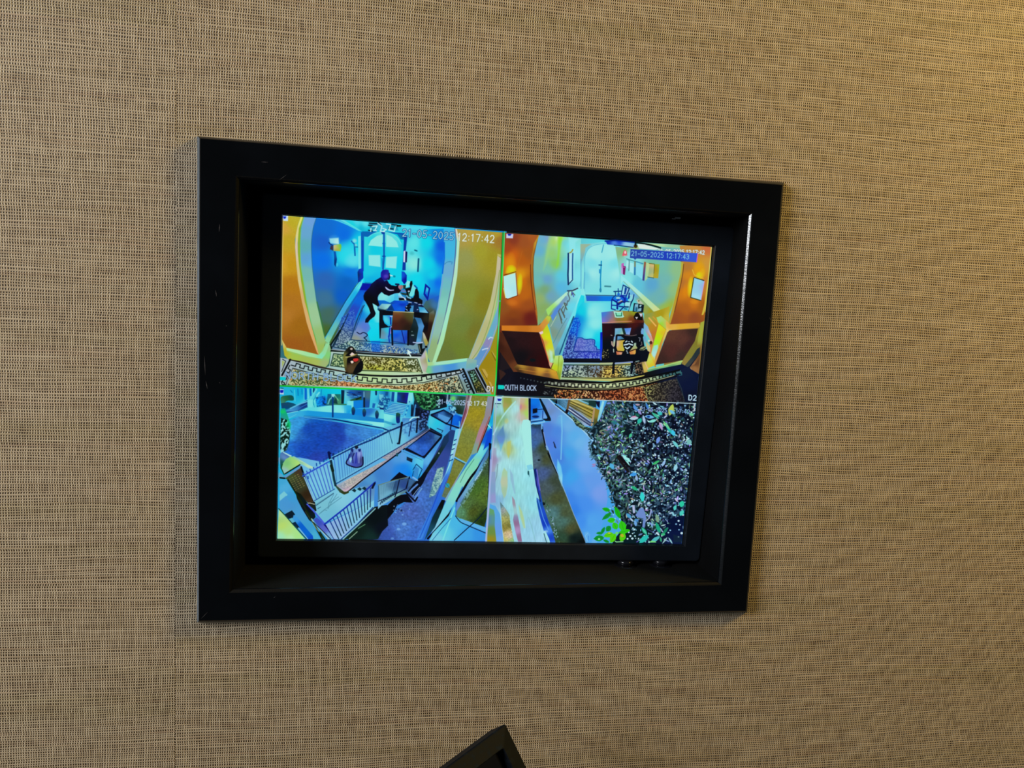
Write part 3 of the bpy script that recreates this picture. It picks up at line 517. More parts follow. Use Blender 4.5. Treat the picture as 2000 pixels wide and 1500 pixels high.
    P('1440,1400 1500,1240 1560,1250 1560,1500 1520,1560 1450,1560 1380,1700', (0,235,245), a=.8)
    P('1585,1250 2250,1265 2330,1290 2330,1350 1600,1345', [(1650,1310,(30,110,220)),(2000,1310,(0,140,245)),(2250,1310,(0,120,235))]); L('1585,1240 2000,1248 2290,1258', 1.5, (25,80,130))
    # lamp bar / brackets on the ceiling, right of the door
    p.T(1180, 450, 9.0909)
    P('0,185 1900,290 1450,330 1100,300 620,230', [(300,190,(90,230,240)),(900,230,(190,235,170)),(1250,270,(150,205,160)),(1600,290,(200,130,60))])
    P('200,290 470,310 1380,560 1400,640 1350,1000 1270,1200 1150,1500 700,1400 300,1000 250,600', [(350,350,(130,190,110)),(300,300,(140,190,150)),(500,600,(130,240,240)),(900,600,(120,200,160)),(1000,600,(115,200,180)),(1300,700,(145,200,140)),(1100,900,(115,195,185)),(850,950,(90,180,220)),(1250,1000,(150,200,130)),(600,950,(95,210,230)),(1000,1200,(110,190,190)),(1200,1400,(170,190,50)),(400,900,(130,245,240)),(1100,1400,(160,195,80)),(450,450,(140,235,240))])
    P('20,185 200,180 560,235 560,300 520,305 300,270 60,250', [(60,220,(10,60,190)),(200,230,(90,160,240)),(400,260,(150,215,240)),(250,190,(10,60,210))]); L('20,190 200,178 560,215', 2.4, (5,45,160)); L('180,262 300,275 520,300', 1.6, (10,60,100)); p.ell(560,280,34,34,(70,50,10)); L('560,215 555,260', 3.4, (10,15,20)); L('560,220 640,225 850,265 1000,310', 3.0, (5,25,25), cv=True); P('590,240 720,250 1000,330 900,345 620,320', (225,245,235)); L('1100,310 1060,340', 1.6, (120,190,190))
    # framed papers on the right wall
    L('400,505 460,525 690,590', 1.6, (50,150,150)); L('445,530 440,710', 2.2, (90,160,160)); L('550,560 545,780', 3.2, (40,130,190)); L('548,560 548,640', 2.6, (140,140,90)); L('590,560 680,590', 2.0, (60,160,200)); L('600,800 660,830', 2.2, (30,110,150)); P('400,540 440,550 430,690 390,640', (170,250,245)); P('460,570 530,590 520,770 450,730', (165,250,250)); P('570,600 690,620 680,870 570,790', (130,235,250))
    P('712,555 745,562 712,895 680,885', [(725,600,(170,90,50)),(715,700,(110,70,130)),(700,850,(70,60,140))]); P('750,570 810,590 790,830 745,880 725,900', [(770,650,(190,220,150)),(760,850,(170,220,160))])
    P('810,590 890,600 870,840 780,820', [(850,620,(235,190,120)),(830,700,(175,185,120)),(800,720,(140,190,150)),(860,820,(210,200,110))]); P('895,600 985,600 960,850 870,845', [(920,680,(190,150,20)),(975,650,(150,200,60)),(930,820,(190,170,40))]); L('800,585 895,598 885,760', 1.3, (110,110,40)); L('775,828 880,845', 1.5, (60,100,90))
    P('310,590 350,580 345,780 300,760', [(330,600,(210,80,190)),(320,700,(190,180,235))]); P('335,625 385,640 370,790 335,780', (130,30,110)); L('345,650 360,655', 1.5, (220,110,200))
    # alarm bell
    P('320,445 345,370 370,345 400,370 410,440', (235,90,110)); p.ell(375,390,16,28,(255,225,220)); L('330,450 410,440', 1.4, (235,120,120)); p.ell(368,455,10,8,(250,200,180))
    # white dado rail on the right, going away
    P('300,790 340,830 1015,1430 1010,1500 960,1500 640,1180 300,960', [(400,900,(150,250,245)),(700,1130,(165,240,190)),(950,1420,(205,235,140))])
    P('300,960 330,900 540,1040 900,1420 950,1500 720,1500 560,1200 320,1050', [(400,960,(120,240,250)),(560,1090,(100,190,240)),(700,1280,(140,190,130)),(850,1450,(165,160,30)),(700,1400,(150,170,80))])
    P('300,795 345,830 1015,1425 1020,1480 960,1500 900,1470 560,1120 330,905', [(320,850,(150,250,250)),(560,1060,(170,245,225)),(760,1260,(190,235,170)),(980,1440,(215,230,150))]); L('345,905 560,1115 900,1465', 1., (110,150,90), a=.7)
    p.T(1170, 620, 9.0909)
    P('520,600 780,560 820,1010 600,1010', (30,25,25)); p.speck('600,760 790,740 810,1000 620,1000', (15,18,20), (150,120,90), .8, .4, .9)
    P('800,-50 1130,-150 1250,-200 1240,110 1200,210 1000,900 880,620 930,300 800,100', [(900,50,(170,170,60)),(950,150,(200,140,30)),(1000,300,(205,120,40)),(950,400,(180,110,80)),(1100,-50,(180,160,20)),(1200,0,(205,190,60)),(900,550,(220,140,60)),(850,-40,(140,160,80))])
    L('890,10 1010,150', 2.8, (245,185,90)); L('960,-10 1030,60 1060,110', 2.2, (220,160,50)); P('800,90 870,160 960,400 930,440 860,280 790,140', [(830,150,(120,190,225)),(900,300,(200,180,200)),(940,410,(240,150,110))])
    P('1020,0 1100,-30 1240,90 1230,130 1190,210 1050,90', [(1100,30,(190,215,110)),(1200,100,(205,200,100)),(1060,50,(150,235,150)),(1100,120,(160,230,40))])
    P('1060,110 1190,220 1110,400 1000,700 985,850 930,740 925,640 970,450', [(1100,200,(220,235,20)),(1050,330,(200,240,0)),(1130,260,(235,190,40)),(1010,450,(170,250,20)),(1000,600,(165,235,210)),(980,700,(170,235,220)),(1060,550,(235,185,40)),(950,740,(230,220,30)),(1000,800,(225,165,30))])
    P('980,500 1045,480 1050,540 990,690 950,700 945,620', [(1000,550,(150,240,210)),(980,640,(175,235,235))], soft=1.); P('925,640 965,700 990,745 1010,750 990,860 960,820 870,640', [(940,700,(235,215,60)),(990,800,(230,180,50))], a=.7)
    P('1195,215 1240,225 1110,500 1000,830 985,850 1060,550', [(1200,260,(240,205,90)),(1080,560,(220,160,60)),(1020,760,(210,160,80))], a=.9)
    # right pier: ledge, dark panel, orange upper wall
    p.T(1180, 450, 9.0909)
    P('1340,270 1905,295 1880,650 1790,1500 1760,1700 1150,1760 1160,1550 1260,1200 1340,900 1390,600', [(1450,300,(200,140,60)),(1850,300,(215,110,60)),(1600,350,(205,140,55)),(1480,650,(190,125,50)),(1500,800,(225,140,25)),(1700,650,(230,165,20)),(1830,600,(215,155,60)),(1400,950,(195,120,45)),(1430,1100,(225,130,15)),(1830,1000,(205,130,50)),(1600,1300,(215,120,20)),(1450,1400,(185,100,25)),(1350,1550,(165,85,30)),(1750,1350,(175,100,20)),(1600,1550,(150,75,35)),(1280,1600,(155,80,35))])
    p.glow(1680,720,130,170,(245,165,10),.9); p.glow(1690,800,70,75,(225,240,0),.95,.7); p.glow(1530,1000,60,200,(240,225,10),.95,.8); p.glow(1450,1050,70,160,(245,150,10),.5); p.glow(1600,1260,90,60,(240,150,20),.7); p.glow(1740,760,60,100,(240,190,20),.7)
    P('1600,840 1770,895 1780,900 1715,1240 1540,1195', [(1680,900,(140,225,245)),(1650,1050,(150,220,245)),(1620,1200,(165,235,250)),(1750,1000,(160,190,240))]); L('1600,835 1770,890', 1.6, (60,50,40)); L('1590,850 1535,1190 1720,1245', 1.8, (60,70,30)); L('1780,905 1720,1235', 1.2, (220,150,220)); L('1568,700 1600,790 1760,850', 1.4, (245,195,60))
    P('1905,295 1895,420 1850,900 1800,1400 1760,1500 1730,1500 1780,1300 1840,850', [(1880,500,(220,200,90)),(1820,1100,(225,200,70)),(1760,1450,(220,190,60))]); L('1902,300 1870,700 1800,1450', 1.6, (215,220,110))
    P('1370,560 1410,565 1385,800 1320,1100 1240,1450 1180,1650 1130,1700 1215,1350 1300,1000 1360,750', [(1380,600,(195,180,60)),(1330,950,(200,160,40)),(1200,1500,(195,165,50))]); L('1412,600 1390,800 1330,1100 1250,1450', 1.6, (120,70,30), cv=True); L('1355,560 1360,700 1300,1000 1215,1350 1150,1600', 1.2, (160,205,120), cv=True, a=.8)
    p.T(1170, 620, 9.0909)
    P('1190,60 1240,100 1250,120 1780,95 1800,180 1250,225 1220,265 1190,200', [(1250,180,(235,170,60)),(1500,150,(235,175,45)),(1700,130,(225,170,50)),(1210,230,(245,220,110))])
    P('1215,265 1250,230 1760,200 1750,300 1690,480 1490,760 1000,840', [(1300,300,(100,60,45)),(1500,400,(95,55,45)),(1300,600,(85,45,40)),(1700,240,(60,40,35)),(1600,500,(70,40,40)),(1100,780,(65,40,35)),(1450,700,(65,45,40))]); p.grain('1215,265 1750,210 1490,760 1000,840', .02, .5)
    P('1760,195 1870,60 1830,450 1810,500 1760,560 1500,900 1440,930 1490,750 1700,420', [(1780,250,(165,150,40)),(1800,420,(160,170,60)),(1650,600,(135,130,50)),(1500,850,(150,130,60)),(1750,450,(130,120,40))])
    P('1800,520 1790,640 1600,870 1480,960 1430,940 1500,880 1650,700 1740,560', [(1750,600,(40,55,60)),(1550,850,(60,70,70))])
    P('1800,90 1870,60 1810,480 1740,1480 1740,1130 1620,880 1790,640 1790,520 1740,500', [(1830,300,(170,180,60)),(1780,700,(120,80,40)),(1700,900,(165,110,65)),(1750,1050,(150,105,60))])
    P('1620,870 1700,830 1790,700 1760,1000 1745,1130', [(1700,900,(165,115,65)),(1750,1080,(150,110,70)),(1720,820,(100,65,40))]); L('1620,890 1700,1020 1740,1130', 1.2, (210,160,110))
    P('1440,930 1600,870 1740,1130 1750,1490 1500,1480 1350,1020 1450,980', [(1500,1000,(15,30,60)),(1600,1200,(10,25,60)),(1650,1400,(10,20,45))])
    P('840,930 1485,755 1430,905 1200,960 800,1040 790,920', [(1400,800,(165,205,120)),(1100,880,(130,205,140)),(1000,950,(95,170,130)),(1350,900,(100,165,110)),(850,1000,(110,180,120))]); L('850,925 1150,860 1480,775', 1.6, (190,225,110))
    P('760,650 880,625 990,850 880,900 850,930 870,960 800,1040 790,930 730,730', [(850,680,(225,230,40)),(900,780,(215,235,60)),(870,720,(190,225,150)),(780,720,(215,160,130)),(830,900,(225,195,90)),(760,760,(150,120,80)),(820,990,(190,160,70)),(940,840,(235,200,30))]); L('760,655 870,920', 1.8, (240,190,150)); L('740,730 800,1020', 2.2, (120,100,70), a=.6)
    # ---- floor
    p.T(970, 610, 9.0909)
    P('1530,-170 2360,-170 2300,900 1120,900 1170,740 1340,240 1460,-100', [(1500,0,(0,235,245)),(1700,0,(140,252,245)),(1750,200,(140,252,245)),(1450,100,(0,160,240)),(1350,300,(0,125,240)),(1650,400,(90,248,250)),(1800,450,(10,240,250)),(1250,500,(30,110,220)),(1200,700,(60,120,200)),(1500,650,(90,120,220)),(1700,750,(60,130,240)),(1800,580,(0,215,250))])
    p.speck('1350,100 1450,90 1500,200 1400,480 1360,700 1860,700 1860,820 1180,820 1190,700', [(1400,200,(0,90,220)),(1250,600,(30,50,130)),(1700,760,(40,60,190))], [(1400,200,(40,160,250)),(1250,600,(110,160,230)),(1700,760,(120,150,240))], .6, .1, .9)
    P('1370,690 1440,470 1500,455 1640,480 1740,490 1760,560 1730,600 1780,640 1860,670 1860,700', [(1500,550,(110,120,215)),(1650,580,(90,130,220)),(1800,680,(80,110,220))]); p.speck('1400,560 1500,470 1730,500 1760,590 1850,690 1375,690', (60,90,190), (130,160,230), .6, 0, .6); L('1430,450 1365,690 1850,705', 1.5, (10,50,150)); L('1440,450 1520,455 1560,480 1680,475 1745,500 1735,590 1770,610 1780,660 1850,665', 1.6, (10,80,160), cv=True); L('1395,430 1340,690', 1., (120,190,230)); L('1450,180 1420,430', 2., (30,90,220))
    L('1370,80 1290,280 1120,740', 2.6, (20,90,130)); L('1340,220 1200,560 1170,740', 1.2, (110,200,230), a=.7)
    P('1180,820 2300,820 2350,900 1200,890', (5,15,35)); P('1150,860 1860,850 1860,880 1170,880', (60,70,170), a=.6)
    # desk and chairs
    P('1860,-300 1880,360 1860,820 1910,830 2200,830 2500,700 2500,-300', [(1900,-100,(110,240,250))], a=.0)
    P('1150,900 1250,895 2000,900 2380,890 2400,1240 1130,1195', [(1200,920,(110,180,190)),(1900,915,(170,180,110)),(1300,1190,(185,205,120)),(2300,1180,(205,195,80)),(1900,1200,(195,200,110))]); L('1200,905 2000,910 2400,880', 2.6, (150,190,200)); L('1190,935 2000,940 2380,925', 1.4, (10,25,25)); L('1190,870 2400,870', 3.6, (5,10,20))
    p.speck('1200,945 2000,950 2450,940 2480,1130 2000,1160 1140,1140', [(1300,1000,(30,50,60)),(2000,1050,(70,45,20)),(2300,1000,(20,40,45))], [(1250,950,(150,170,215)),(1300,1100,(190,215,175)),(1800,1000,(120,150,180)),(1970,1050,(240,210,90)),(2100,1050,(235,205,100)),(2400,1000,(150,190,190))], .75, 0, .95)
    L('1140,1145 1500,1165 2000,1170 2400,1140 2700,1095', 1.5, (20,20,15), cv=True)
    P('20,1060 380,950 1110,1200 1150,1190 2000,1240 2900,1000 3300,920 3600,1100 3560,1600 0,1470', [(100,1200,(15,18,35)),(500,1150,(8,10,25)),(900,1230,(12,12,20)),(1500,1300,(15,12,12)),(2500,1300,(15,18,18)),(3300,1200,(10,25,60)),(3400,1500,(8,18,45))])
    p.T(1170, 620, 9.0909); P('1440,930 1600,870 1740,1130 1750,1490 1500,1480 1350,1020 1450,980', [(1500,1000,(15,30,60)),(1600,1200,(10,25,60)),(1650,1400,(10,20,45))]); p.T(970, 610, 9.0909)
    P('60,1200 110,1030 150,1010 100,1130 70,1200', (70,40,25)); 
    P('1130,1160 2000,1180 2350,1160 2630,1110 2620,1130 2350,1200 2000,1215 1120,1195', [(1200,1180,(165,195,150)),(1900,1190,(200,200,110)),(2400,1170,(200,190,90))])
    L('700,1180 1100,1220 1600,1240 2000,1245 2500,1180 3000,1080 3250,1020', 3.0, (6,8,10), cv=True)
    P('900,1225 1500,1265 2000,1265 2500,1205 3000,1100 3260,1040 3300,1080 3000,1150 2500,1290 2000,1345 1500,1340 1050,1300 800,1250', [(1000,1260,(150,160,140)),(1500,1300,(195,205,165)),(2000,1300,(200,215,160)),(2600,1220,(180,200,150)),(3200,1080,(60,110,110)),(850,1240,(70,80,80))])
    p.key('780,1220 1000,1262 1300,1292 1650,1305 2000,1303', 24, 20, 1.8, (10,10,10)); p.key('2000,1303 2400,1262 2800,1180 3240,1065', 24, 21, 1.8, (8,12,12))
    for i in range(8): p.ell(430+60*i, 1165+13*i, 14, 12, (60+8*i, 80+8*i, 90+5*i), a=.7)
    L('880,1320 1250,1360 1700,1378 2100,1370 2600,1290 3200,1130', 1.8, (15,12,10), cv=True); L('860,1300 1250,1345 1700,1360 2100,1352 2600,1268 3150,1120', 1.4, (185,190,130), cv=True); L('3260,1030 3290,1110 3240,1120', 1.2, (50,130,130))
    p.speck('1040,1370 1700,1395 2100,1385 2600,1305 2850,1250 3050,1600 1000,1600', [(1300,1450,(40,20,12)),(2000,1450,(60,20,12)),(2500,1400,(80,30,15))], [(1200,1450,(215,150,80)),(1700,1450,(225,180,120)),(2100,1450,(210,120,70)),(2500,1400,(225,150,90)),(2650,1320,(190,180,100))], .8, .05, .95, hue=(200,80,40))
    p.speck('2600,1330 3190,1170 3350,1590 2700,1600', [(2800,1400,(30,28,25)),(3100,1400,(28,25,32))], [(2700,1350,(165,165,100)),(2900,1400,(90,85,70)),(3200,1500,(62,58,68))], .8, .2, .95)
    p.speck('760,1400 1060,1370 1100,1460 850,1460', (10,12,20), (110,120,120), .8, .9, .9); L('3190,1160 3280,1350 3330,1560', 1., (60,80,70)); L('860,1330 950,1340', 1., (90,95,90))
    P('20,240 90,240 110,360 60,1000 20,1300 -20,1300 0,800', [(60,280,(120,50,20)),(60,700,(50,25,20)),(20,1200,(20,15,25))])
    # left low pier: rail, dark panel, skirting
    p.T(970, 610, 9.0909)
    P('90,235 720,235 760,230 900,60 970,80 930,190 820,330 750,355 90,325', [(200,280,(225,130,30)),(500,290,(205,115,25)),(700,310,(220,130,40)),(850,180,(225,150,60)),(940,90,(190,220,70))])
    P('90,330 750,360 960,1000 380,930 330,860 230,620', [(300,400,(45,20,25)),(500,500,(45,18,22)),(700,500,(50,15,18)),(450,800,(15,12,20)),(850,900,(50,5,10)),(250,500,(30,15,20)),(600,900,(40,10,15))]); p.grain('90,330 750,360 960,1000 380,930 330,860', .03, .6); p.ell(640,850,55,30,(8,20,25))
    P('60,350 110,360 230,620 370,930 400,1060 300,1060 60,700', [(150,550,(90,45,25)),(250,800,(75,35,20)),(330,950,(110,60,30)),(80,600,(60,25,15))]); P('20,900 60,700 300,1060 200,1200 40,1300', (15,14,30), a=.8); P('40,1010 120,1050 170,1090 60,1210', (70,40,30), a=.8)
    P('370,925 960,1005 1060,1040 1075,1080 1110,1195 700,1120 380,1060 300,980', [(450,960,(190,145,50)),(800,1010,(220,165,50)),(600,1060,(130,80,35)),(1000,1060,(225,170,40)),(900,1120,(120,80,50)),(400,1040,(60,35,20))]); L('400,1010 700,1060 1050,1080', 1.2, (210,140,50), a=.8)
    P('760,350 820,330 900,210 940,330 1030,700 1040,880 1000,900 940,960 930,880 830,500', [(870,300,(205,220,30)),(900,450,(225,240,10)),(930,600,(220,235,20)),(850,550,(235,150,80)),(960,750,(200,240,200)),(970,850,(160,240,190)),(1020,800,(130,180,20)),(900,780,(235,200,90))]); P('750,355 820,330 830,370 780,400', (240,205,210)); L('780,400 850,620 930,880', 1.8, (215,90,50)); P('930,870 980,900 1000,890 960,990 930,920', (235,170,130)); P('940,660 985,700 1010,850 965,890', (190,245,220), a=.7, soft=1.2)
    P('1040,770 1165,765 1190,860 1140,1190 1110,1190 1070,1050 970,1000 1010,900', [(1060,850,(180,235,110)),(1130,850,(190,240,110)),(1050,980,(205,220,20)),(1160,900,(150,190,70)),(1120,1120,(150,180,60)),(1080,800,(200,240,150))]); L('1110,780 1090,1030 1125,1180', 1.3, (120,150,30), a=.8); L('1170,780 1190,860 1140,1190', 1.3, (180,225,170))
    # ---- desk
    p.T(1160, 540, 14.286)
    P('210,1000 550,960 560,950 1100,960 1350,1010 1400,1260 1370,1310 1010,1300 230,1310', [(280,1050,(60,140,230)),(400,1150,(110,120,180)),(700,1200,(140,120,50)),(900,1050,(170,150,60)),(850,1200,(165,120,30)),(1050,1180,(130,60,25)),(1200,1240,(85,22,22)),(1100,1010,(150,170,30)),(250,1250,(120,120,230)),(500,1250,(180,120,110))])
    L('240,1290 450,1285 560,1270 900,1255 1050,1250', 1.6, (225,150,120), a=.8)
    P('545,960 690,985 800,970 820,1080 850,1120 800,1150 650,1155 590,1140', (170,240,215)); P('620,1020 760,1020 780,1100 620,1095', (130,240,190)); L('615,1020 630,1100 775,1100 775,1010', 1.5, (10,110,70))
    P('1160,1030 1220,1000 1290,1060 1350,1130 1360,1220 1140,1200 1110,1130', (8,8,8)); P('1150,1130 1235,1130 1195,1195', (225,225,230)); P('1260,1030 1350,1030 1340,1110 1310,1130', (205,210,235))
    P('230,1310 1010,1300 1370,1290 1400,1260 1370,1700 1420,2000 1560,2080 1480,2366 1200,2400 240,2366 240,1800', [(300,1400,(45,10,25)),(700,1400,(25,12,22)),(1150,1350,(75,18,18)),(1250,1500,(20,15,30)),(400,2000,(3,14,28)),(600,2600,(5,15,30)),(1300,1900,(5,15,30)),(1100,2400,(5,14,30))])
    P('180,1560 240,1550 240,2340 190,2340 170,2300', [(210,1600,(0,40,200)),(200,1900,(0,60,230)),(210,2300,(30,80,240))]); P('0,930 240,1000 240,1540 170,1560 170,1900 0,2100', [(100,1200,(140,252,248)),(100,1700,(20,240,250)),(60,2000,(0,225,250))], a=.0)
    # chairs along the wall
    for q, w in (('560,420 770,410', 2.2), ('680,340 690,520', 1.8), ('600,440 610,520 540,580 500,650 490,900 600,930', 1.9), ('500,800 650,810 640,890', 1.8), ('530,650 640,720 700,780', 2.8), ('650,740 660,900', 3.0), ('740,560 640,700', 1.8), ('820,240 760,520 900,540', 1.8), ('820,240 990,330 880,620 860,840', 2.0), ('990,330 900,540', 2.0), ('760,540 850,600 860,700', 3.4), ('680,780 800,700 860,720', 3.6), ('700,830 840,850 730,950', 2.2), ('860,690 1040,710', 1.8), ('860,850 1000,850', 2.2), ('1115,510 1090,640 1030,760 970,960', 2.2), ('1000,560 970,610 990,470', 2.6), ('850,900 920,910', 1.4)): p.line(q, w, [(600,420,(10,80,140)),(700,700,(5,35,150)),(900,400,(5,50,110)),(1000,800,(5,40,80)),(850,560,(5,50,190))])
    P('830,270 880,300 830,500 780,520', (150,235,250)); P('920,330 970,350 900,520 880,500', (150,200,240)); P('870,290 925,330 880,500 840,500', (0,70,160)); p.ell(680,600,70,30,(150,225,235)); p.ell(690,500,40,40,(20,120,225)); P('870,730 1010,730 1000,830 860,820', (150,235,245)); P('690,700 770,640 800,680 720,740', (190,190,225)); L('680,740 800,690', 2., (60,60,60))
    P('1120,740 1400,790 1375,1010 1080,980', (5,25,40)); P('1150,770 1240,770 1230,900 1290,880 1340,800 1290,790 1260,830 1330,870 1320,960 1200,990 1110,960 1130,850', [(1180,800,(150,215,235)),(1290,830,(185,235,240)),(1200,920,(60,130,150)),(1280,950,(150,210,225)),(1140,900,(30,130,180))]); L('1195,870 1190,960', 2., (10,90,110)); L('1250,820 1250,880 1330,870', 1.6, (10,50,60)); P('1190,660 1260,640 1350,720 1390,780 1230,750', (205,205,190), a=.8); p.ell(1255,680,22,22,(130,110,60)); P('1000,520 1110,500 1080,640 1030,700 1000,960 960,960', (170,235,240), a=.55)
    # near chair
    p.T(1160, 630, 14.286)
    P('590,160 780,150 830,330 640,330 580,400', [(640,200,(130,190,230)),(700,250,(90,180,200)),(800,320,(160,210,170))]); P('850,160 1045,145 1000,345 900,330 850,240', [(920,200,(80,150,240)),(980,330,(140,180,235))]); P('780,150 850,160 900,330 830,300', (20,60,50))
    P('560,400 610,360 600,520 580,660 545,680 540,560', [(580,400,(110,180,230)),(570,620,(200,205,150))]); P('480,520 520,520 545,660 570,650 550,690 490,620', (190,160,150)); L('475,350 510,360', 1.6, (160,150,140)); L('550,740 555,820', 2., (180,200,190))
    P('1380,80 1420,110 1660,520 1640,560 1580,490 1440,260 1370,40', [(1400,100,(130,180,225)),(1600,480,(225,160,130))]); P('1340,150 1400,180 1400,330 1320,320 1310,250', (110,180,230)); P('1390,380 1440,360 1500,560 1580,700 1570,830 1500,790 1450,600 1380,480', [(1410,420,(110,180,220)),(1520,700,(215,200,130))]); p.ell(1540,510,34,30,(220,225,200)); p.ell(1590,560,40,50,(90,40,30))
    P('610,350 680,330 850,350 1000,370 1190,345 1300,330 1390,350 1380,390 1320,420 1310,560 1240,800 1230,880 1200,960 620,940 600,800 620,430', (4,10,22)); L('860,345 1030,370 1190,345', 1.3, (130,110,110), cv=True)
    P('660,380 760,380 850,450 650,490', [(700,400,(110,180,235)),(750,450,(50,120,150))]); P('640,500 870,490 810,560 820,660 860,760 830,800 660,790 630,700', [(660,600,(220,180,190)),(750,600,(215,180,40)),(720,750,(225,175,60)),(830,700,(190,200,60))]); P('620,800 800,830 770,900 640,915', [(650,870,(210,110,70)),(770,860,(235,180,140))]); L('660,800 820,810', 2., (50,20,15))
    P('1120,570 1180,560 1180,650 1220,710 1170,750 1000,790 1110,650', [(1150,600,(160,200,190)),(1160,700,(170,180,100)),(1050,760,(190,180,110))]); P('985,820 1170,750 1170,850 1130,910 1020,900', [(1050,860,(215,130,70)),(1150,820,(235,185,80))]); L('1000,800 1110,760 1180,740', 1.8, (60,20,15))
    for q, w in (('890,540 920,520', 2.6), ('960,530 1000,530', 1.4), ('1050,520 1075,545', 2.6), ('845,625 930,610 980,585 1030,610 1080,625', 2.8), ('880,690 930,730 1000,680', 2.8), ('910,790 930,800', 2.), ('930,845 950,850', 2.)): L(q, w, (190,225,235))
    P('1270,760 1330,690 1440,660 1460,700 1400,770', (150,160,110), cv=True); L('1290,740 1350,760 1440,700', 1.2, (20,25,20)); L('1250,420 1290,430 1280,520', 1.6, (130,140,150)); L('1330,540 1340,620 1300,640', 1.6, (120,110,110))
    P('240,920 620,900 1300,880 1290,1070 1150,1090 540,1080 220,1080 220,1000', (3,10,25)); P('515,1060 600,1060 580,1250 575,1440 500,1440 520,1250', (3,10,25)); P('1050,1090 1140,1080 1110,1200 1070,1440 1020,1440', (3,10,25)); L('600,1140 1070,1100', 3.0, (140,165,210))
    P('230,830 400,840 380,1000 220,1000', (15,20,25)); p.speck('240,740 400,740 420,1000 220,1010', (8,12,18), (170,165,110), .7, .7, .9); L('180,1140 520,1130', 2.4, (190,200,140)); L('1170,1090 1260,1070', 2., (130,160,150))
    # overlay
    p.T(1180, 450, 9.0909)
    p.text('21-05-2025 12:17:42', (960,395), (1780,425), 66, (225,245,245), 1.7, (90,110,90), .5, .5)
    P('470,330 1660,405 1640,565 460,490', [(500,400,(40,80,180)),(1200,450,(30,75,200)),(1600,480,(50,100,225))]); P('520,490 580,495 550,525', (35,80,180)); L('1660,410 1642,560', 1.6, (210,90,230))
    p.text('21-05-2025 12:17:43', (482,448), (1505,512), 84, (130,215,235), 1.3, None, gap=.28)
    p.T(970, 440, 9.0909); P('175,150 300,155 290,232 172,228', (205,215,250)); P('195,148 270,152 250,185 210,185', (15,40,180))
    p.T(970, 610, 9.0909); P('35,1290 130,1295 140,1330 125,1368 25,1365 25,1300', (0,235,210)); p.text('OUTH BLOCK', (145,1382), (705,1392), 92, (170,200,230), 1.7, None)
    p.T(1170, 620, 9.0909); p.text('D2', (1590,1465), (1725,1472), 86, (190,235,250), 2.2)

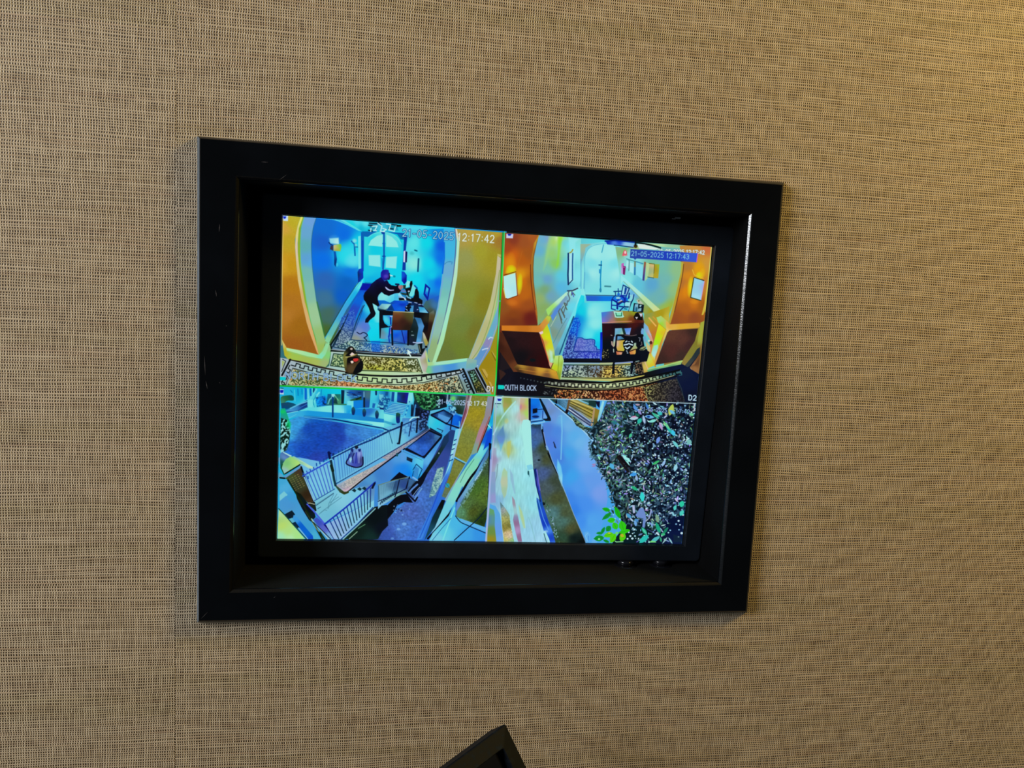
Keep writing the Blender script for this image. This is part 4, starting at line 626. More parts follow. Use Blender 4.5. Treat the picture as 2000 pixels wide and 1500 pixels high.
def cam_street(p):
    P, L = p.poly, p.line
    R = np.random.RandomState(11)
    p.T(540, 750, 9.0909)
    P('60,20 3900,240 3850,3000 -10,2980', [(300,300,(0,200,235)),(1000,300,(30,210,235)),(1900,300,(60,220,240)),(1900,1500,(60,150,230)),(3000,2500,(40,120,220))])
    # houses across the street
    P('70,40 1150,95 1150,380 700,420 200,520 70,500', [(120,250,(20,190,230)),(250,200,(30,200,235)),(400,150,(0,190,230)),(700,300,(80,230,235)),(900,150,(0,215,235)),(1050,150,(0,225,240)),(600,400,(90,240,240)),(850,300,(10,130,220))])
    for q, w, c in (('380,90 385,200', 1.6, (0,130,200)), ('450,90 455,180', 1.8, (0,150,215)), ('515,90 520,260', 4.5, (0,120,220)), ('560,90 565,250', 2.2, (120,240,240)), ('605,90 610,200', 3., (0,120,210)), ('640,90 640,150', 2.5, (80,230,235)), ('665,85 660,140', 3.2, (20,70,120)), ('490,90 490,270', 1.4, (90,230,240)), ('320,110 330,300', 2., (60,220,240)), ('250,110 280,150', 2., (0,150,200)), ('710,95 600,270 560,330', 3.0, (90,230,235)), ('760,150 680,250 650,400', 3.0, (110,240,240)), ('700,210 650,300 670,420', 2.0, (30,180,200)), ('800,100 790,200', 1.6, (0,150,210))): L(q, w, c)
    P('80,230 200,200 290,210 300,290 180,300 100,400 80,350', [(180,260,(30,110,60)),(250,230,(10,90,90)),(120,320,(60,140,110))], cv=True); P('80,340 200,320 300,340 370,380 200,440 90,430', [(150,380,(20,80,110)),(300,360,(10,90,120))]); p.glow(160,420,90,60,(0,80,130),.7)
    P('160,480 550,285 550,400 310,500 180,520', [(450,330,(10,50,110)),(350,420,(50,150,210)),(520,350,(20,80,150)),(250,470,(70,160,220)),(500,400,(10,60,130))]); L('250,430 400,360 540,310', 2.5, (90,200,235)); L('380,440 540,360', 1.6, (40,120,200)); L('160,500 330,490 550,410', 2., (20,90,160))
    P('550,270 650,280 640,420 680,480 560,460', (110,240,235)); p.ell(650,430,20,60,(100,230,235)); p.ell(658,462,20,22,(0,90,160))
    P('690,240 860,205 890,370 720,410', [(750,300,(0,140,225)),(850,330,(0,90,190)),(720,400,(0,170,235))]); p.grain('690,240 860,205 890,370 720,410', .2, 1.)
    P('910,175 1140,180 1150,360 890,370', [(940,200,(10,110,160)),(1000,280,(10,90,90)),(1100,300,(60,160,110)),(1060,230,(20,120,110))]); P('975,175 1040,175 1020,240 980,240', (140,235,235)); L('900,370 940,280 1000,240', 2.0, (60,170,180)); L('1040,210 1130,330', 2.0, (110,200,150)); L('920,370 950,260 1040,200', 1.4, (150,230,230), a=.7); P('1000,330 1060,240 1090,360', (20,70,70))
    P('1150,105 1210,110 1195,350 1150,350', [(1170,150,(5,45,80)),(1180,300,(5,40,50))]); P('1020,350 1250,355 1240,380 1010,372', (50,130,90)); P('1080,300 1150,280 1150,350 1090,350', (70,150,110))
    P('1210,80 1680,90 1650,420 1450,430 1210,340', [(1240,200,(110,230,235)),(1320,180,(20,80,160)),(1480,180,(15,70,140)),(1620,200,(70,120,130)),(1450,350,(0,140,235)),(1600,350,(20,90,170)),(1250,280,(80,220,235))])
    for i in range(14): x = 1250+R.rand()*280; y = 140+R.rand()*110; L('%f,%f %f,%f' % (x, y, x+50, y+5), 1.6, [(0,90,190),(60,160,220),(10,40,90)][i % 3])
    P('1300,285 1400,250 1500,240 1520,280 1320,300', (30,100,60)); L('1420,270 1500,235', 3., (15,40,20)); P('1260,300 1370,300 1370,440 1250,430', (110,240,240)); P('1370,310 1540,285 1530,420 1400,440 1370,430', (0,145,235)); L('1555,140 1555,260', 1.6, (120,200,220)); L('1560,250 1560,400', 3.4, (10,40,60))
    P('1680,80 2000,90 2000,420 1660,420', [(1720,200,(60,225,240)),(1900,300,(10,130,200)),(1800,400,(70,220,240)),(1950,200,(20,150,210))]); L('1770,130 1770,185', 3.6, (10,60,110)); L('1950,150 1945,200', 3.6, (20,100,160))
    p.speck('1820,170 1990,190 1960,430 1780,420 1830,300', (10,80,150), (110,220,230), 1., 0, .85); P('1710,340 1760,345 1740,430 1700,420', (20,110,190)); P('1830,420 1940,430 1900,500 1850,490', (10,50,110))
    # forecourt walls and planters
    P('560,410 720,415 1010,370 1250,375 1330,380 1340,440 1300,520 1210,540 900,500 660,490 400,480', [(600,450,(90,235,235)),(900,430,(120,245,235)),(1100,450,(130,248,235)),(1180,500,(140,250,240)),(1290,420,(30,190,240)),(1280,500,(0,170,240))]); L('1215,385 1212,535', 1.2, (60,200,235)); L('880,370 1000,372', 2., (40,110,120))
    P('140,560 380,480 560,470 900,500 1300,520 1900,620 2000,640 2000,700 1300,620 900,600 400,570 150,640', [(300,530,(50,190,235)),(700,540,(20,170,235)),(1200,560,(20,160,230)),(1700,620,(20,150,220)),(150,600,(60,210,235))])
    P('1400,440 1700,430 2000,470 2000,640 1900,620 1350,540', [(1450,500,(0,150,235)),(1650,500,(30,120,210)),(1900,560,(100,235,235)),(1720,580,(80,210,235))])
    for x, y in ((1365,470), (1560,500), (1785,535)): P('%d,%d %d,%d %d,%d %d,%d %d,%d %d,%d' % (x-32,y-20, x, y-68, x+32,y-20, x+30,y+30, x+15,y+75, x-20,y+70), [(x,y-50,(30,100,100)),(x,y+40,(5,45,110))], cv=True)
    L('1000,240 1000,580', 3.2, (0,70,140))
    # carriageway, kerb, pavement
    P('100,700 400,570 800,600 1200,690 1600,770 2050,850 2100,880 1380,1110 980,1290 640,1470 500,1400 90,1180', [(200,750,(60,180,235)),(400,700,(50,170,235)),(350,850,(50,160,230)),(560,800,(10,90,190)),(800,700,(10,100,200)),(800,1000,(10,85,190)),(1100,800,(20,80,180)),(1150,950,(30,75,180)),(1300,850,(50,140,220)),(1600,850,(60,150,225)),(500,1150,(15,90,200)),(700,1350,(45,80,190)),(1300,1050,(50,120,220)),(1750,800,(50,150,225)),(250,1100,(30,120,220)),(250,900,(60,180,230))])
    P('420,800 600,690 1180,700 1230,950 1180,1080 900,1300 600,1420 330,1250 280,1050', (25,75,180), a=.4, soft=3.)
    p.grain('100,700 400,570 2050,850 1380,1110 640,1470 90,1180', .045, 1.5, .7)
    P('1200,620 2050,700 2080,800 1300,660', [(1400,640,(110,240,235)),(1900,740,(140,250,240))]); L('490,575 800,595 1150,650 1500,715 1900,790 2050,820', 2.4, (0,40,110), cv=True); L('500,590 980,655 1200,690 1900,800', 1.6, (80,190,235), cv=True, a=.8); L('400,570 900,600 1250,640 1700,720', 1.6, (60,190,235), cv=True); L('160,530 380,480', 1.5, (120,230,240)); L('150,640 350,540', 1.4, (90,220,235), a=.7)
    P('1960,480 2200,500 2200,820 2040,760 1980,640', [(2100,560,(120,245,235)),(2050,700,(60,200,225))])
    # steps and door of the far house
    p.T(750, 755, 9.0909)
    P('0,70 520,95 500,540 330,560 0,470', [(200,150,(90,235,235)),(450,200,(130,240,240)),(100,350,(40,170,230)),(300,450,(70,200,240)),(480,400,(40,180,230)),(20,150,(20,130,200))])
    P('30,90 80,95 70,160 20,160', (10,90,150)); P('140,95 190,97 175,270 130,260', (10,80,160)); P('240,100 440,110 410,300 230,270', [(260,180,(0,100,200)),(350,180,(20,30,60)),(410,180,(20,20,190)),(290,130,(10,60,110))]); L('245,270 400,300', 1.8, (10,50,80))
    for i in range(7): L('%d,%d %d,%d' % (150-22*i, 300+24*i, 400-12*i, 335+26*i), 1.3, (30,120,200)); L('%d,%d %d,%d' % (145-22*i, 312+24*i, 395-12*i, 347+26*i), 1.2, (130,230,240))
    for i in range(8): p.ell(455-12*i, 270+38*i, 12, 14, (110,220,235) if i % 2 else (20,120,190))
    p.speck('0,160 120,220 40,420 0,440', (10,90,150), (70,200,225), .9, .1, .9)
    P('0,480 330,540 480,560 430,700 0,740', [(100,540,(130,250,240)),(200,640,(70,210,230)),(400,600,(90,210,240))]); P('0,600 300,680 250,720 0,640', (40,170,210), a=.8); L('150,670 210,675', 2., (30,90,150)); P('215,490 250,465 290,490 285,560 280,640 225,640', [(250,480,(20,90,60)),(250,580,(5,40,130))], cv=True)
    # tree and shrubs
    P('520,110 1100,140 1120,360 850,440 780,560 560,600 490,500 540,240', [(600,200,(20,70,50)),(750,300,(15,80,60)),(1050,250,(5,25,40)),(650,500,(10,30,60)),(560,350,(10,40,80)),(800,450,(10,50,60))])
    p.speck('540,120 1000,140 960,330 840,420 700,400 620,340', (5,40,25), (50,150,80), 1.1, .1, .9, hue=(150,240,180)); p.speck('640,420 820,430 760,700 700,800 560,820 600,560', (5,15,35), (70,110,190), 1.1, .3, .9)
    L('560,330 530,560', 3., (60,160,220)); P('560,380 640,390 640,520 560,520', (5,15,40)); L('500,330 490,520', 3., (5,25,50))
    P('1040,140 1300,160 1480,180 1400,500 1280,480 1230,360', [(1090,200,(10,20,50)),(1220,220,(90,190,190)),(1350,250,(40,70,50)),(1300,420,(20,50,40)),(1140,200,(60,100,120)),(1430,300,(60,90,90))]); p.glow(1225,210,60,50,(120,230,80),.8); L('1130,150 1120,260', 2., (150,180,200)); L('1165,150 1160,260', 1.6, (15,20,40))
    # outbuildings with roof lights
    P('820,430 1180,370 1400,560 1350,720 1360,800 1170,790 1050,840 790,740 810,560', [(850,470,(90,200,235)),(950,650,(30,220,240)),(1030,720,(60,200,240)),(1200,600,(40,140,230)),(1120,750,(60,160,230)),(830,600,(70,220,235))])
    P('840,490 1060,415 1240,520 1110,650 850,530', [(950,480,(30,90,160)),(1000,520,(70,150,220)),(1150,480,(5,50,100)),(1100,600,(80,180,225)),(900,500,(10,40,90))]); L('840,500 1060,420', 2.8, (5,15,45)); L('840,510 1110,660 1340,740', 2.8, (3,15,45)); L('1110,660 1230,520', 2.8, (3,15,45)); L('1215,530 1180,760', 2.2, (5,20,60)); P('970,480 1180,560 1130,640 960,540', (80,165,230)); L('1060,420 1240,520', 3., (5,40,80))
    P('1240,490 1400,545 1370,700 1200,680', [(1300,580,(0,125,245)),(1380,560,(0,70,190))]); P('1180,450 1280,470 1240,520', (110,180,240)); L('1340,620 1340,700', 1.4, (110,230,250))
    L('1200,350 1270,400', 3., (90,190,230)); L('1200,420 1270,450', 3., (130,210,240)); p.speck('1140,340 1280,360 1260,480 1160,460', (20,80,130), (130,220,240), 1., 0, .8); p.speck('920,250 1010,240 990,380 940,380', (5,30,40), (150,230,230), 1.1, .2, .9)
    # street railings and kerb wall (far part)
    P('0,740 310,640 330,560 600,560 640,640 780,700 800,740 370,1080 0,1340 0,1140', [(100,850,(100,205,235)),(200,950,(90,190,230)),(450,700,(70,160,230)),(600,620,(60,140,200)),(700,680,(20,50,80))])
    L('460,600 520,550 620,545', 2.6, (170,240,250), cv=True); L('470,620 450,700', 1.6, (120,210,240)); P('350,700 460,660 440,880 340,920', [(400,750,(90,160,235)),(380,850,(60,190,240))], a=.8); L('360,760 400,850', 1.4, (100,240,250))
    L('-20,835 300,700 480,625 620,570', 1.8, (10,50,100)); L('320,640 270,1010', 3.6, (5,20,40)); L('490,630 445,880', 1.8, (10,40,90)); L('600,560 580,810', 3.4, (5,20,40)); L('90,790 150,1010', 1.6, (40,110,140)); L('0,750 100,790', 2.6, (0,60,120)); p.ell(245,1010,18,18,(5,20,50)); L('700,600 690,720', 2., (5,20,35)); L('0,1160 280,990 600,820', 1.6, (10,50,90))
    p.T(540, 750, 9.0909)
    # brick coping band
    p.T(530, 740, 4.4444)
    P('1370,430 1400,445 1150,600 650,1000 560,950 555,925 800,780 1100,590', [(600,930,(150,180,200)),(700,900,(200,195,185)),(900,770,(175,175,180)),(1100,630,(140,150,180)),(1300,490,(110,120,150)),(650,970,(210,180,200))]); p.speck('1250,510 1280,520 1000,700 700,930 640,960 590,930 800,790 1050,640', (120,130,140), (205,200,190), .55, 0, .5)
    P('650,1000 1150,610 1165,640 1140,830 1110,820 1050,880 900,910 800,960 700,980', [(800,920,(70,150,210)),(950,830,(60,140,215)),(1000,750,(70,150,225)),(1100,680,(80,170,235)),(1120,790,(30,150,245)),(850,870,(80,165,220))])
    L('555,945 640,1000 800,870 1160,605', 2.4, (5,10,25)); L('560,950 620,985 660,985', 3., (60,70,60)); L('570,920 640,965 1370,440', 1.1, (180,150,170), a=.7); p.ell(1092,658,10,16,(20,90,100))
    # flat roofed hut
    P('1160,610 1375,440 1485,490 1480,515 1330,690 1165,620', (3,10,30)); P('1180,600 1370,455 1470,500 1330,665 1310,670', [(1300,520,(20,70,150)),(1320,600,(40,110,210)),(1250,600,(50,120,215)),(1400,500,(20,60,130)),(1430,500,(70,140,190))]); p.grain('1180,600 1370,455 1470,500 1320,665', .05, 1.2)
    P('1130,610 1165,625 1325,700 1310,850 1270,890 1210,850 1115,815 1125,700', [(1200,660,(70,180,245)),(1290,720,(90,220,245)),(1150,780,(20,150,250)),(1250,800,(40,190,245)),(1140,680,(90,170,235)),(1200,820,(0,150,255))]); P('1325,700 1480,520 1500,500 1440,640 1400,690 1310,820', [(1360,720,(90,190,245)),(1450,560,(70,160,230)),(1330,780,(60,150,230))])
    P('1177,675 1227,695 1222,725 1175,705', [(1200,690,(20,50,70)),(1210,715,(10,30,60))]); L('1145,630 1310,705', 1.2, (60,150,190)); L('1230,790 1260,740 1310,785 1290,830 1270,885', 1.5, (10,60,110)); L('1235,800 1225,845 1265,880', 1.3, (10,60,110)); P('1240,790 1265,755 1300,785 1265,860 1240,845', (80,190,240)); 
    for i in range(4): L('%d,%d %d,%d' % (1250+9*i, 760+6*i, 1238+9*i, 845+5*i), 1., (20,110,190))
    L('1440,430 1490,450 1480,465', 1.4, (20,60,90)); P('1375,420 1480,480 1485,490 1380,440', (10,20,50))
    # basement yard, dark strip and concrete
    P('1500,500 1560,440 1600,450 1600,700 1500,900 1380,1180 1260,1400 700,1400 830,1280 1050,1180 1180,1060 1200,1000 1290,880 1400,690', [(1540,520,(30,70,130)),(1480,700,(50,80,160)),(1400,850,(60,100,190)),(1300,1000,(70,130,220)),(1200,1150,(70,110,190)),(1150,1300,(70,130,210)),(1000,1350,(60,100,190)),(850,1330,(10,30,40)),(1350,950,(60,110,180)),(1250,1350,(60,120,210)),(1400,1050,(60,120,200))])
    P('1500,500 1540,470 1540,540 1440,700 1350,830 1280,930 1210,1000 1200,960 1280,880 1400,700 1470,590', [(1500,520,(20,60,100)),(1400,740,(10,30,30)),(1250,950,(5,15,25)),(1450,650,(20,50,50))]); p.ell(1455,645,6,6,(170,200,210))
    P('660,1400 750,1330 900,1200 1100,1010 1180,1000 1230,1075 1150,1070 1090,1100 1060,1160 1000,1230 830,1400', [(850,1230,(3,12,18)),(1000,1120,(3,8,18)),(1150,1040,(3,8,20)),(900,1370,(10,30,30))])
    p.grain('1290,900 1450,700 1380,1180 1260,1400 830,1400 1060,1160', .055, 1.1); 
    for x, y, r in ((1155,1260,20), (1105,1305,16), (1140,1180,9), (1080,1160,8), (1050,1385,14), (1200,1130,7)): p.ell(x, y, r, r*.7, (110,175,240))
    for i in range(26): x = 1060+R.rand()*90; y = 1085+R.rand()*70; p.ell(x, y, 3+4*R.rand(), 2+3*R.rand(), [(10,20,40),(120,160,200),(60,110,180)][i % 3])
    # plants and white pipe along the house wall
    p.speck('1440,780 1500,760 1480,900 1420,1010 1370,1030 1400,900', (80,140,150), (165,220,195), .9, -.4, .85, gain=1.)
    P('1600,440 1670,420 1660,470 1590,690 1560,780 1480,980 1310,1390 1260,1400 1400,1100 1500,850 1560,640', [(1630,500,(110,220,245)),(1600,600,(150,240,245)),(1560,750,(90,190,240)),(1500,880,(50,130,235)),(1450,1050,(40,120,235)),(1330,1300,(50,140,240)),(1290,1380,(60,150,240))]); L('1580,600 1550,740 1480,900', 2., (160,245,240), a=.9); L('1560,660 1500,860 1400,1120 1290,1380', 1.6, (20,70,190), a=.6)
    for y in (520,560,600,650,700): L('%d,%d %d,%d' % (1620-(y-520)*.25, y, 1590-(y-520)*.25, y+14), 1.8, (20,60,120))
    L('1545,840 1500,940', 1.6, (90,60,170), a=.8)
    # ochre wall strips of the house
    P('1740,140 1880,150 1850,330 1800,450 1740,640 1690,730 1590,670 1640,480 1700,300', [(1800,200,(130,135,50)),(1780,300,(165,150,30)),(1720,500,(130,140,60)),(1650,650,(135,140,50)),(1800,380,(160,145,40))]); p.grain('1740,140 1880,150 1850,330 1740,640 1690,730 1590,670', .04, .8)
    P('1590,690 1685,735 1600,880 1530,1040 1480,1020 1560,800', [(1620,760,(125,135,60)),(1540,900,(120,125,40)),(1500,1000,(100,120,90))]); p.grain('1590,690 1685,735 1600,880 1530,1040 1480,1020', .04, .8); L('1590,680 1690,730', 2.6, (110,200,230)); L('1590,690 1680,740', 1., (20,60,80)); p.ell(1530,925,20,20,(40,170,180)); L('1510,900 1550,950', 1., (20,110,160))
    P('1690,140 1745,140 1700,320 1650,420 1590,680 1570,690 1640,400 1680,250', [(1720,200,(190,180,190)),(1690,300,(150,90,110)),(1620,500,(150,210,240)),(1700,180,(120,110,120))]); L('1715,145 1680,300 1640,430', 1.2, (90,40,60)); L('1735,145 1700,300 1655,425', 1.1, (230,225,215))
    P('1880,150 1935,155 1930,250 1870,450 1790,640 1740,660 1690,740 1600,900 1540,1060 1500,1060 1600,880 1690,730 1740,640 1800,450 1850,330', [(1900,200,(140,150,170)),(1870,330,(150,140,150)),(1830,470,(180,130,150)),(1750,640,(130,170,150)),(1650,800,(130,200,190)),(1560,980,(120,180,210)),(1620,880,(160,150,170))])
    L('1930,160 1910,330 1850,480 1790,640', 2., (60,25,20)); L('1895,330 1830,500 1790,620', 1.6, (170,80,70)); P('1640,900 1665,900 1640,970 1625,960', (190,130,120))
    P('1930,250 1935,420 1905,560 1800,740 1770,840 1600,1060 1540,1180 1400,1330 1370,1380 1500,1100 1600,900 1700,750 1790,640 1870,450', [(1910,380,(0,180,235)),(1890,480,(0,90,220)),(1850,530,(0,110,235)),(1810,600,(120,245,235)),(1770,750,(130,230,190)),(1680,880,(140,230,200)),(1600,980,(130,230,210)),(1500,1150,(110,220,235)),(1420,1300,(130,210,235)),(1880,400,(70,250,250))]); P('1920,400 1905,560 1870,590 1840,620 1870,520 1890,450', (0,90,225)); L('1880,400 1910,430', 1.6, (180,245,240)); L('1760,700 1690,800 1640,900', 1.2, (60,120,100), a=.7)
    P('1480,1050 1510,1055 1490,1120 1420,1290 1330,1400 1400,1200', [(1480,1080,(3,10,15)),(1440,1180,(10,50,60)),(1380,1330,(20,80,100))])
    L('1660,940 1600,1080 1550,1150', 2.4, (20,110,220), a=.8)
    # dark gutter sweeping down
    L('1905,570 1890,620 1800,770 1730,860 1650,990 1610,1060', 4.6, (4,8,20), cv=True); L('1590,1110 1540,1180 1440,1300 1360,1385', 4.0, (4,8,20), cv=True); L('1890,600 1900,640 1830,760', 1.5, (150,190,220), a=.6)
    P('1890,650 1890,1130 1850,1290 1620,1210 1605,1190 1610,1150 1700,1000 1830,790', [(1880,750,(60,90,60)),(1800,950,(70,110,40)),(1850,1000,(85,115,40)),(1700,1100,(80,115,60)),(1650,1150,(90,150,110)),(1840,1220,(30,60,20)),(1750,1150,(75,90,30))]); p.grain('1890,650 1890,1130 1850,1290 1620,1210 1700,1000', .07, .9)
    P('1890,600 1890,660 1830,800 1700,1010 1610,1150 1600,1130 1620,1050 1740,880', [(1870,640,(70,130,180)),(1800,800,(90,170,220)),(1700,960,(110,180,210)),(1630,1090,(90,150,210))]); p.speck('1860,700 1880,720 1720,1010 1650,1120 1640,1080 1780,850', (60,100,70), (130,190,200), .9, .1, .6); L('1825,800 1770,880', 1.8, (170,215,240))
    P('1600,1190 1640,1215 1865,1310 1865,1405 1370,1405 1400,1340 1540,1190 1580,1100 1600,1060', [(1600,1250,(70,200,245)),(1700,1350,(60,180,245)),(1800,1340,(50,165,245)),(1500,1330,(90,220,240)),(1850,1380,(50,160,240)),(1450,1380,(120,220,240))]); P('1640,1210 1865,1290 1865,1330 1650,1240', (90,190,245)); L('1600,1190 1640,1240 1700,1270 1865,1340', 1.6, (10,30,60), cv=True); L('1880,1110 1800,1210 1700,1300 1590,1400', 1.8, (5,30,60), cv=True); L('1590,1120 1540,1260 1490,1400', 2.4, (120,245,240)); L('1560,1210 1480,1300 1400,1400', 1., (20,90,150))
    L('1895,560 1890,900 1868,1400', 2.4, (4,10,20)); L('1905,1000 1880,1400', 2.0, (130,180,235))
    # ---- near part: railings, steps, left side
    p.T(535, 900, 9.0909)
    P('70,-60 460,-60 1050,60 1090,440 1240,600 1400,500 1800,400 1780,700 900,1120 730,900 480,100 100,60', [(600,100,(110,200,240)),(800,400,(120,215,240)),(1000,500,(120,210,235)),(1200,650,(130,215,235)),(900,800,(120,205,220)),(950,950,(110,200,225)),(1500,600,(120,215,240)),(250,30,(100,180,220)),(1700,480,(90,150,200))])
    P('1040,0 1300,-20 1900,-60 2000,-20 1090,440 1030,200', [(1200,200,(100,195,240)),(1600,50,(95,190,240))])
    p.T(540, 750, 9.0909)
    P('980,1290 1380,1110 2000,850 2200,760 2300,640 2620,640 2640,800 2180,1110 1600,1450 1054,1770 1010,1500', [(1200,1400,(100,195,240)),(1450,1300,(110,205,240)),(1700,1150,(110,210,240)),(2000,1000,(120,225,240)),(2200,950,(110,210,235)),(2400,850,(80,180,235)),(2550,750,(60,120,190))])
    p.speck('2200,720 2600,640 2560,800 2230,900', (40,90,160), (110,200,240), 1.2, -.2, .5)
    P('100,1180 260,1290 180,1420 120,1500 70,1500 60,1250', [(150,1300,(110,160,220)),(90,1400,(20,90,80)),(180,1260,(60,110,170))])
    # hedge at the left edge
    P('75,440 150,430 200,560 240,700 250,820 230,1000 190,1180 110,1230 60,1150', [(110,500,(10,190,130)),(200,700,(10,200,120)),(230,820,(0,200,150)),(120,850,(30,90,70)),(150,1050,(20,70,60)),(110,1180,(60,120,180)),(90,620,(40,160,160))]); p.speck('75,600 200,640 250,850 220,1000 170,1180 70,1220', (8,35,25), (150,235,235), 1.2, .15, .95); p.glow(210,720,60,90,(0,220,110),.7); p.glow(110,490,60,40,(20,220,100),.8)
    # cream kerb bars
    P('120,1200 270,1270 260,1300 110,1215', (170,225,225)); P('270,1290 310,1280 650,1480 640,1500 570,1500 400,1380', [(300,1310,(150,215,170)),(500,1420,(180,230,190)),(640,1490,(170,220,200))])
    p.T(535, 900, 9.0909)
    P('410,-20 500,20 700,110 690,135 600,110 460,50', [(450,20,(150,215,170)),(650,110,(185,235,190))])
    P('210,-30 300,-80 460,20 460,60 180,240 140,170 150,60', [(250,50,(120,200,120)),(350,20,(160,225,120)),(200,180,(150,200,200)),(300,100,(150,215,130)),(420,40,(180,235,120))]); L('150,60 130,130 180,240', 1.8, (15,80,40)); L('200,230 460,70', 2.4, (15,25,20)); L('190,290 480,100', 2.8, (120,150,200)); P('90,200 160,250 180,300 100,320 70,300', (90,180,210)); L('110,300 190,310', 3., (5,20,20))
    P('200,310 480,120 510,250 690,700 700,760 600,740 400,560 240,340', [(300,300,(70,85,45)),(450,160,(75,55,40)),(500,400,(65,70,40)),(600,620,(50,35,18)),(400,450,(50,60,40)),(640,700,(70,50,30))]); 
    for i in range(11):
        x0, y0 = 260+18*i, 340+33*i
        for j in range(4):
            if i < 7: p.ell(x0+20+48*j, y0-18-26*j, 17, 7, (130+R.randint(30), 125+R.randint(25), 80), ang=-.5, a=.75)
    L('485,110 560,340 710,720 740,880', 3.2, (4,14,22)); P('590,750 700,740 740,800 735,890 640,800', (25,35,30)); L('590,755 640,750 720,770', 1.8, (180,180,150)); L('450,610 580,750', 1.8, (120,190,240)); P('380,540 480,590 590,740 720,900 740,1000 660,1080 560,1000 430,760', [(500,700,(10,30,30)),(600,850,(8,15,30)),(650,1000,(8,30,40)),(450,600,(15,25,15))])
    P('100,330 240,330 300,460 500,850 830,1390 600,1390 350,1100 100,830', [(150,400,(60,180,225)),(180,450,(80,190,235)),(300,650,(60,170,225)),(250,800,(70,160,220)),(450,950,(70,170,225)),(600,1180,(60,170,220)),(750,1350,(70,190,220)),(200,850,(80,170,210))]); P('100,610 180,540 245,605 100,720', (120,215,225)); P('95,720 210,620 330,800 250,860 190,940 100,860', (70,165,225), a=.7); L('250,340 420,620 600,920 860,1390', 3.0, (20,40,15)); L('560,900 700,1120 860,1330', 1.4, (110,100,40), a=.5)
    P('190,950 320,880 375,950 340,1010 260,1030', (8,35,50)); P('350,960 420,1010 560,1180 690,1330 700,1390 590,1390 440,1180 330,1040', [(400,1030,(60,170,235)),(500,1150,(0,110,220)),(600,1290,(0,120,225)),(670,1370,(10,90,210))]); P('270,1040 320,1010 370,1080 330,1120', (90,190,210)); P('320,1110 380,1080 460,1190 420,1200', (10,45,70)); L('440,1190 600,1390', 2., (130,200,235))
    P('85,860 180,960 330,1130 550,1385 60,1395', [(100,950,(180,230,160)),(150,1150,(190,230,110)),(250,1250,(180,235,130)),(400,1330,(170,240,140)),(120,1350,(160,240,190)),(100,1050,(170,220,120)),(300,1380,(180,245,180))]); L('85,850 200,970 340,1130 580,1390', 1.6, (20,70,50))
    # white steps edge and purple string
    P('700,1050 760,1000 920,1140 1060,1390 980,1390 850,1240', [(800,1100,(60,90,200)),(900,1200,(90,110,210)),(1000,1340,(120,190,230))]); L('670,1030 700,1080 850,1250 970,1390', 2.2, (160,215,215)); L('690,1110 740,1190 830,1290 900,1380', 1.6, (150,190,160), a=.8); L('700,1090 860,1240 1010,1390', 1.4, (15,30,50)); L('820,1270 900,1390', 3., (20,50,20))
    L('590,770 740,930 900,1120', 2.8, (70,100,230)); L('900,1130 960,1200 1080,1390', 3.2, (15,10,110))
    # dark void under stairs
    P('1240,1390 1780,820 2010,780 2030,1150 1930,1250 1850,1390', [(1500,1250,(10,35,30)),(1800,1000,(3,15,20)),(1950,1200,(5,15,30)),(1700,1380,(15,50,45))]); p.glow(2000,1390,150,200,(45,90,170),.6)
    P('920,1130 1780,700 1780,830 1450,1150 1220,1390 1070,1390', [(1100,1200,(140,190,235)),(1400,950,(130,210,240)),(1700,750,(130,220,240)),(1150,1350,(150,200,240))])
    for i in range(13):
        t = i/12.; xa, ya = 1000+t*720, 1075-t*590; xb, yb = 1150+t*560+(1-t)*0, 1380-t*560
        L('%f,%f %f,%f' % (xa, ya, xb, yb), 1.9, [(xa,ya,(20,60,150)),(xb,yb,(20,60,80))])
    L('900,1125 1250,850 1500,640 1800,380', 3.0, (20,60,190)); L('1790,400 1750,480', 4., (8,20,50)); L('1200,1390 1500,1110 1760,830', 2.0, (10,60,140)); L('1230,1390 1500,1140 1800,850', 2.6, (140,210,210), a=.9); L('1260,1395 1620,1120', 2., (15,50,30)); L('1340,1385 1480,1260', 2., (130,170,140)); L('1500,1200 1620,1130', 1.6, (90,150,110))
    # fret of small dark steps
    for x, y in ((1430,525), (1525,500), (1610,490)): P('%d,%d %d,%d %d,%d %d,%d' % (x-50,y, x,y-30, x+35,y, x+10,y+35), (10,50,60))
    P('1090,450 1110,440 1260,560 1330,530 1330,570 1250,600 1170,560', [(1150,520,(50,80,60)),(1250,590,(50,60,20))])
    L('780,850 830,820', 1.2, (40,100,130)); 
    for q in ('1060,600 980,750 960,840', '1120,590 1010,760 960,850', '740,780 1060,570', '830,920 920,850 1200,650', '800,950 900,870 940,880', '1000,740 1150,640'): L(q, 1.3, (80,150,170), a=.8)
    # gate railings left of post
    for i in range(7):
        t = i/6.; L('%f,%f %f,%f' % (570+t*370, 260-t*210, 760+t*290, 690-t*190), 1.7, (60,110,210)); 
    for i in range(8): L('%f,%f %f,%f' % (520+60*i, 215-33*i, 540+60*i, 260-33*i), 1.8, (40,80,190))
    L('510,270 900,60 1000,-10', 2.4, (40,90,220)); L('540,290 700,680 720,720', 2.4, (140,200,240)); L('720,710 1080,500', 1.4, (30,90,150)); L('740,800 1060,580', 1.4, (50,100,130))
    # posts and long street railing
    p.T(540, 750, 9.0909)
    L('930,1215 945,1300 975,1400 1000,1550 1025,1700 1050,1800', 4.4, [(940,1250,(5,20,70)),(990,1450,(20,60,70)),(1040,1800,(15,60,70))]); L('975,1450 1000,1540', 5.4, (15,40,30)); L('920,1220 960,1230', 3.2, (5,20,80)); L('1010,1240 1015,1330', 3., (10,30,90))
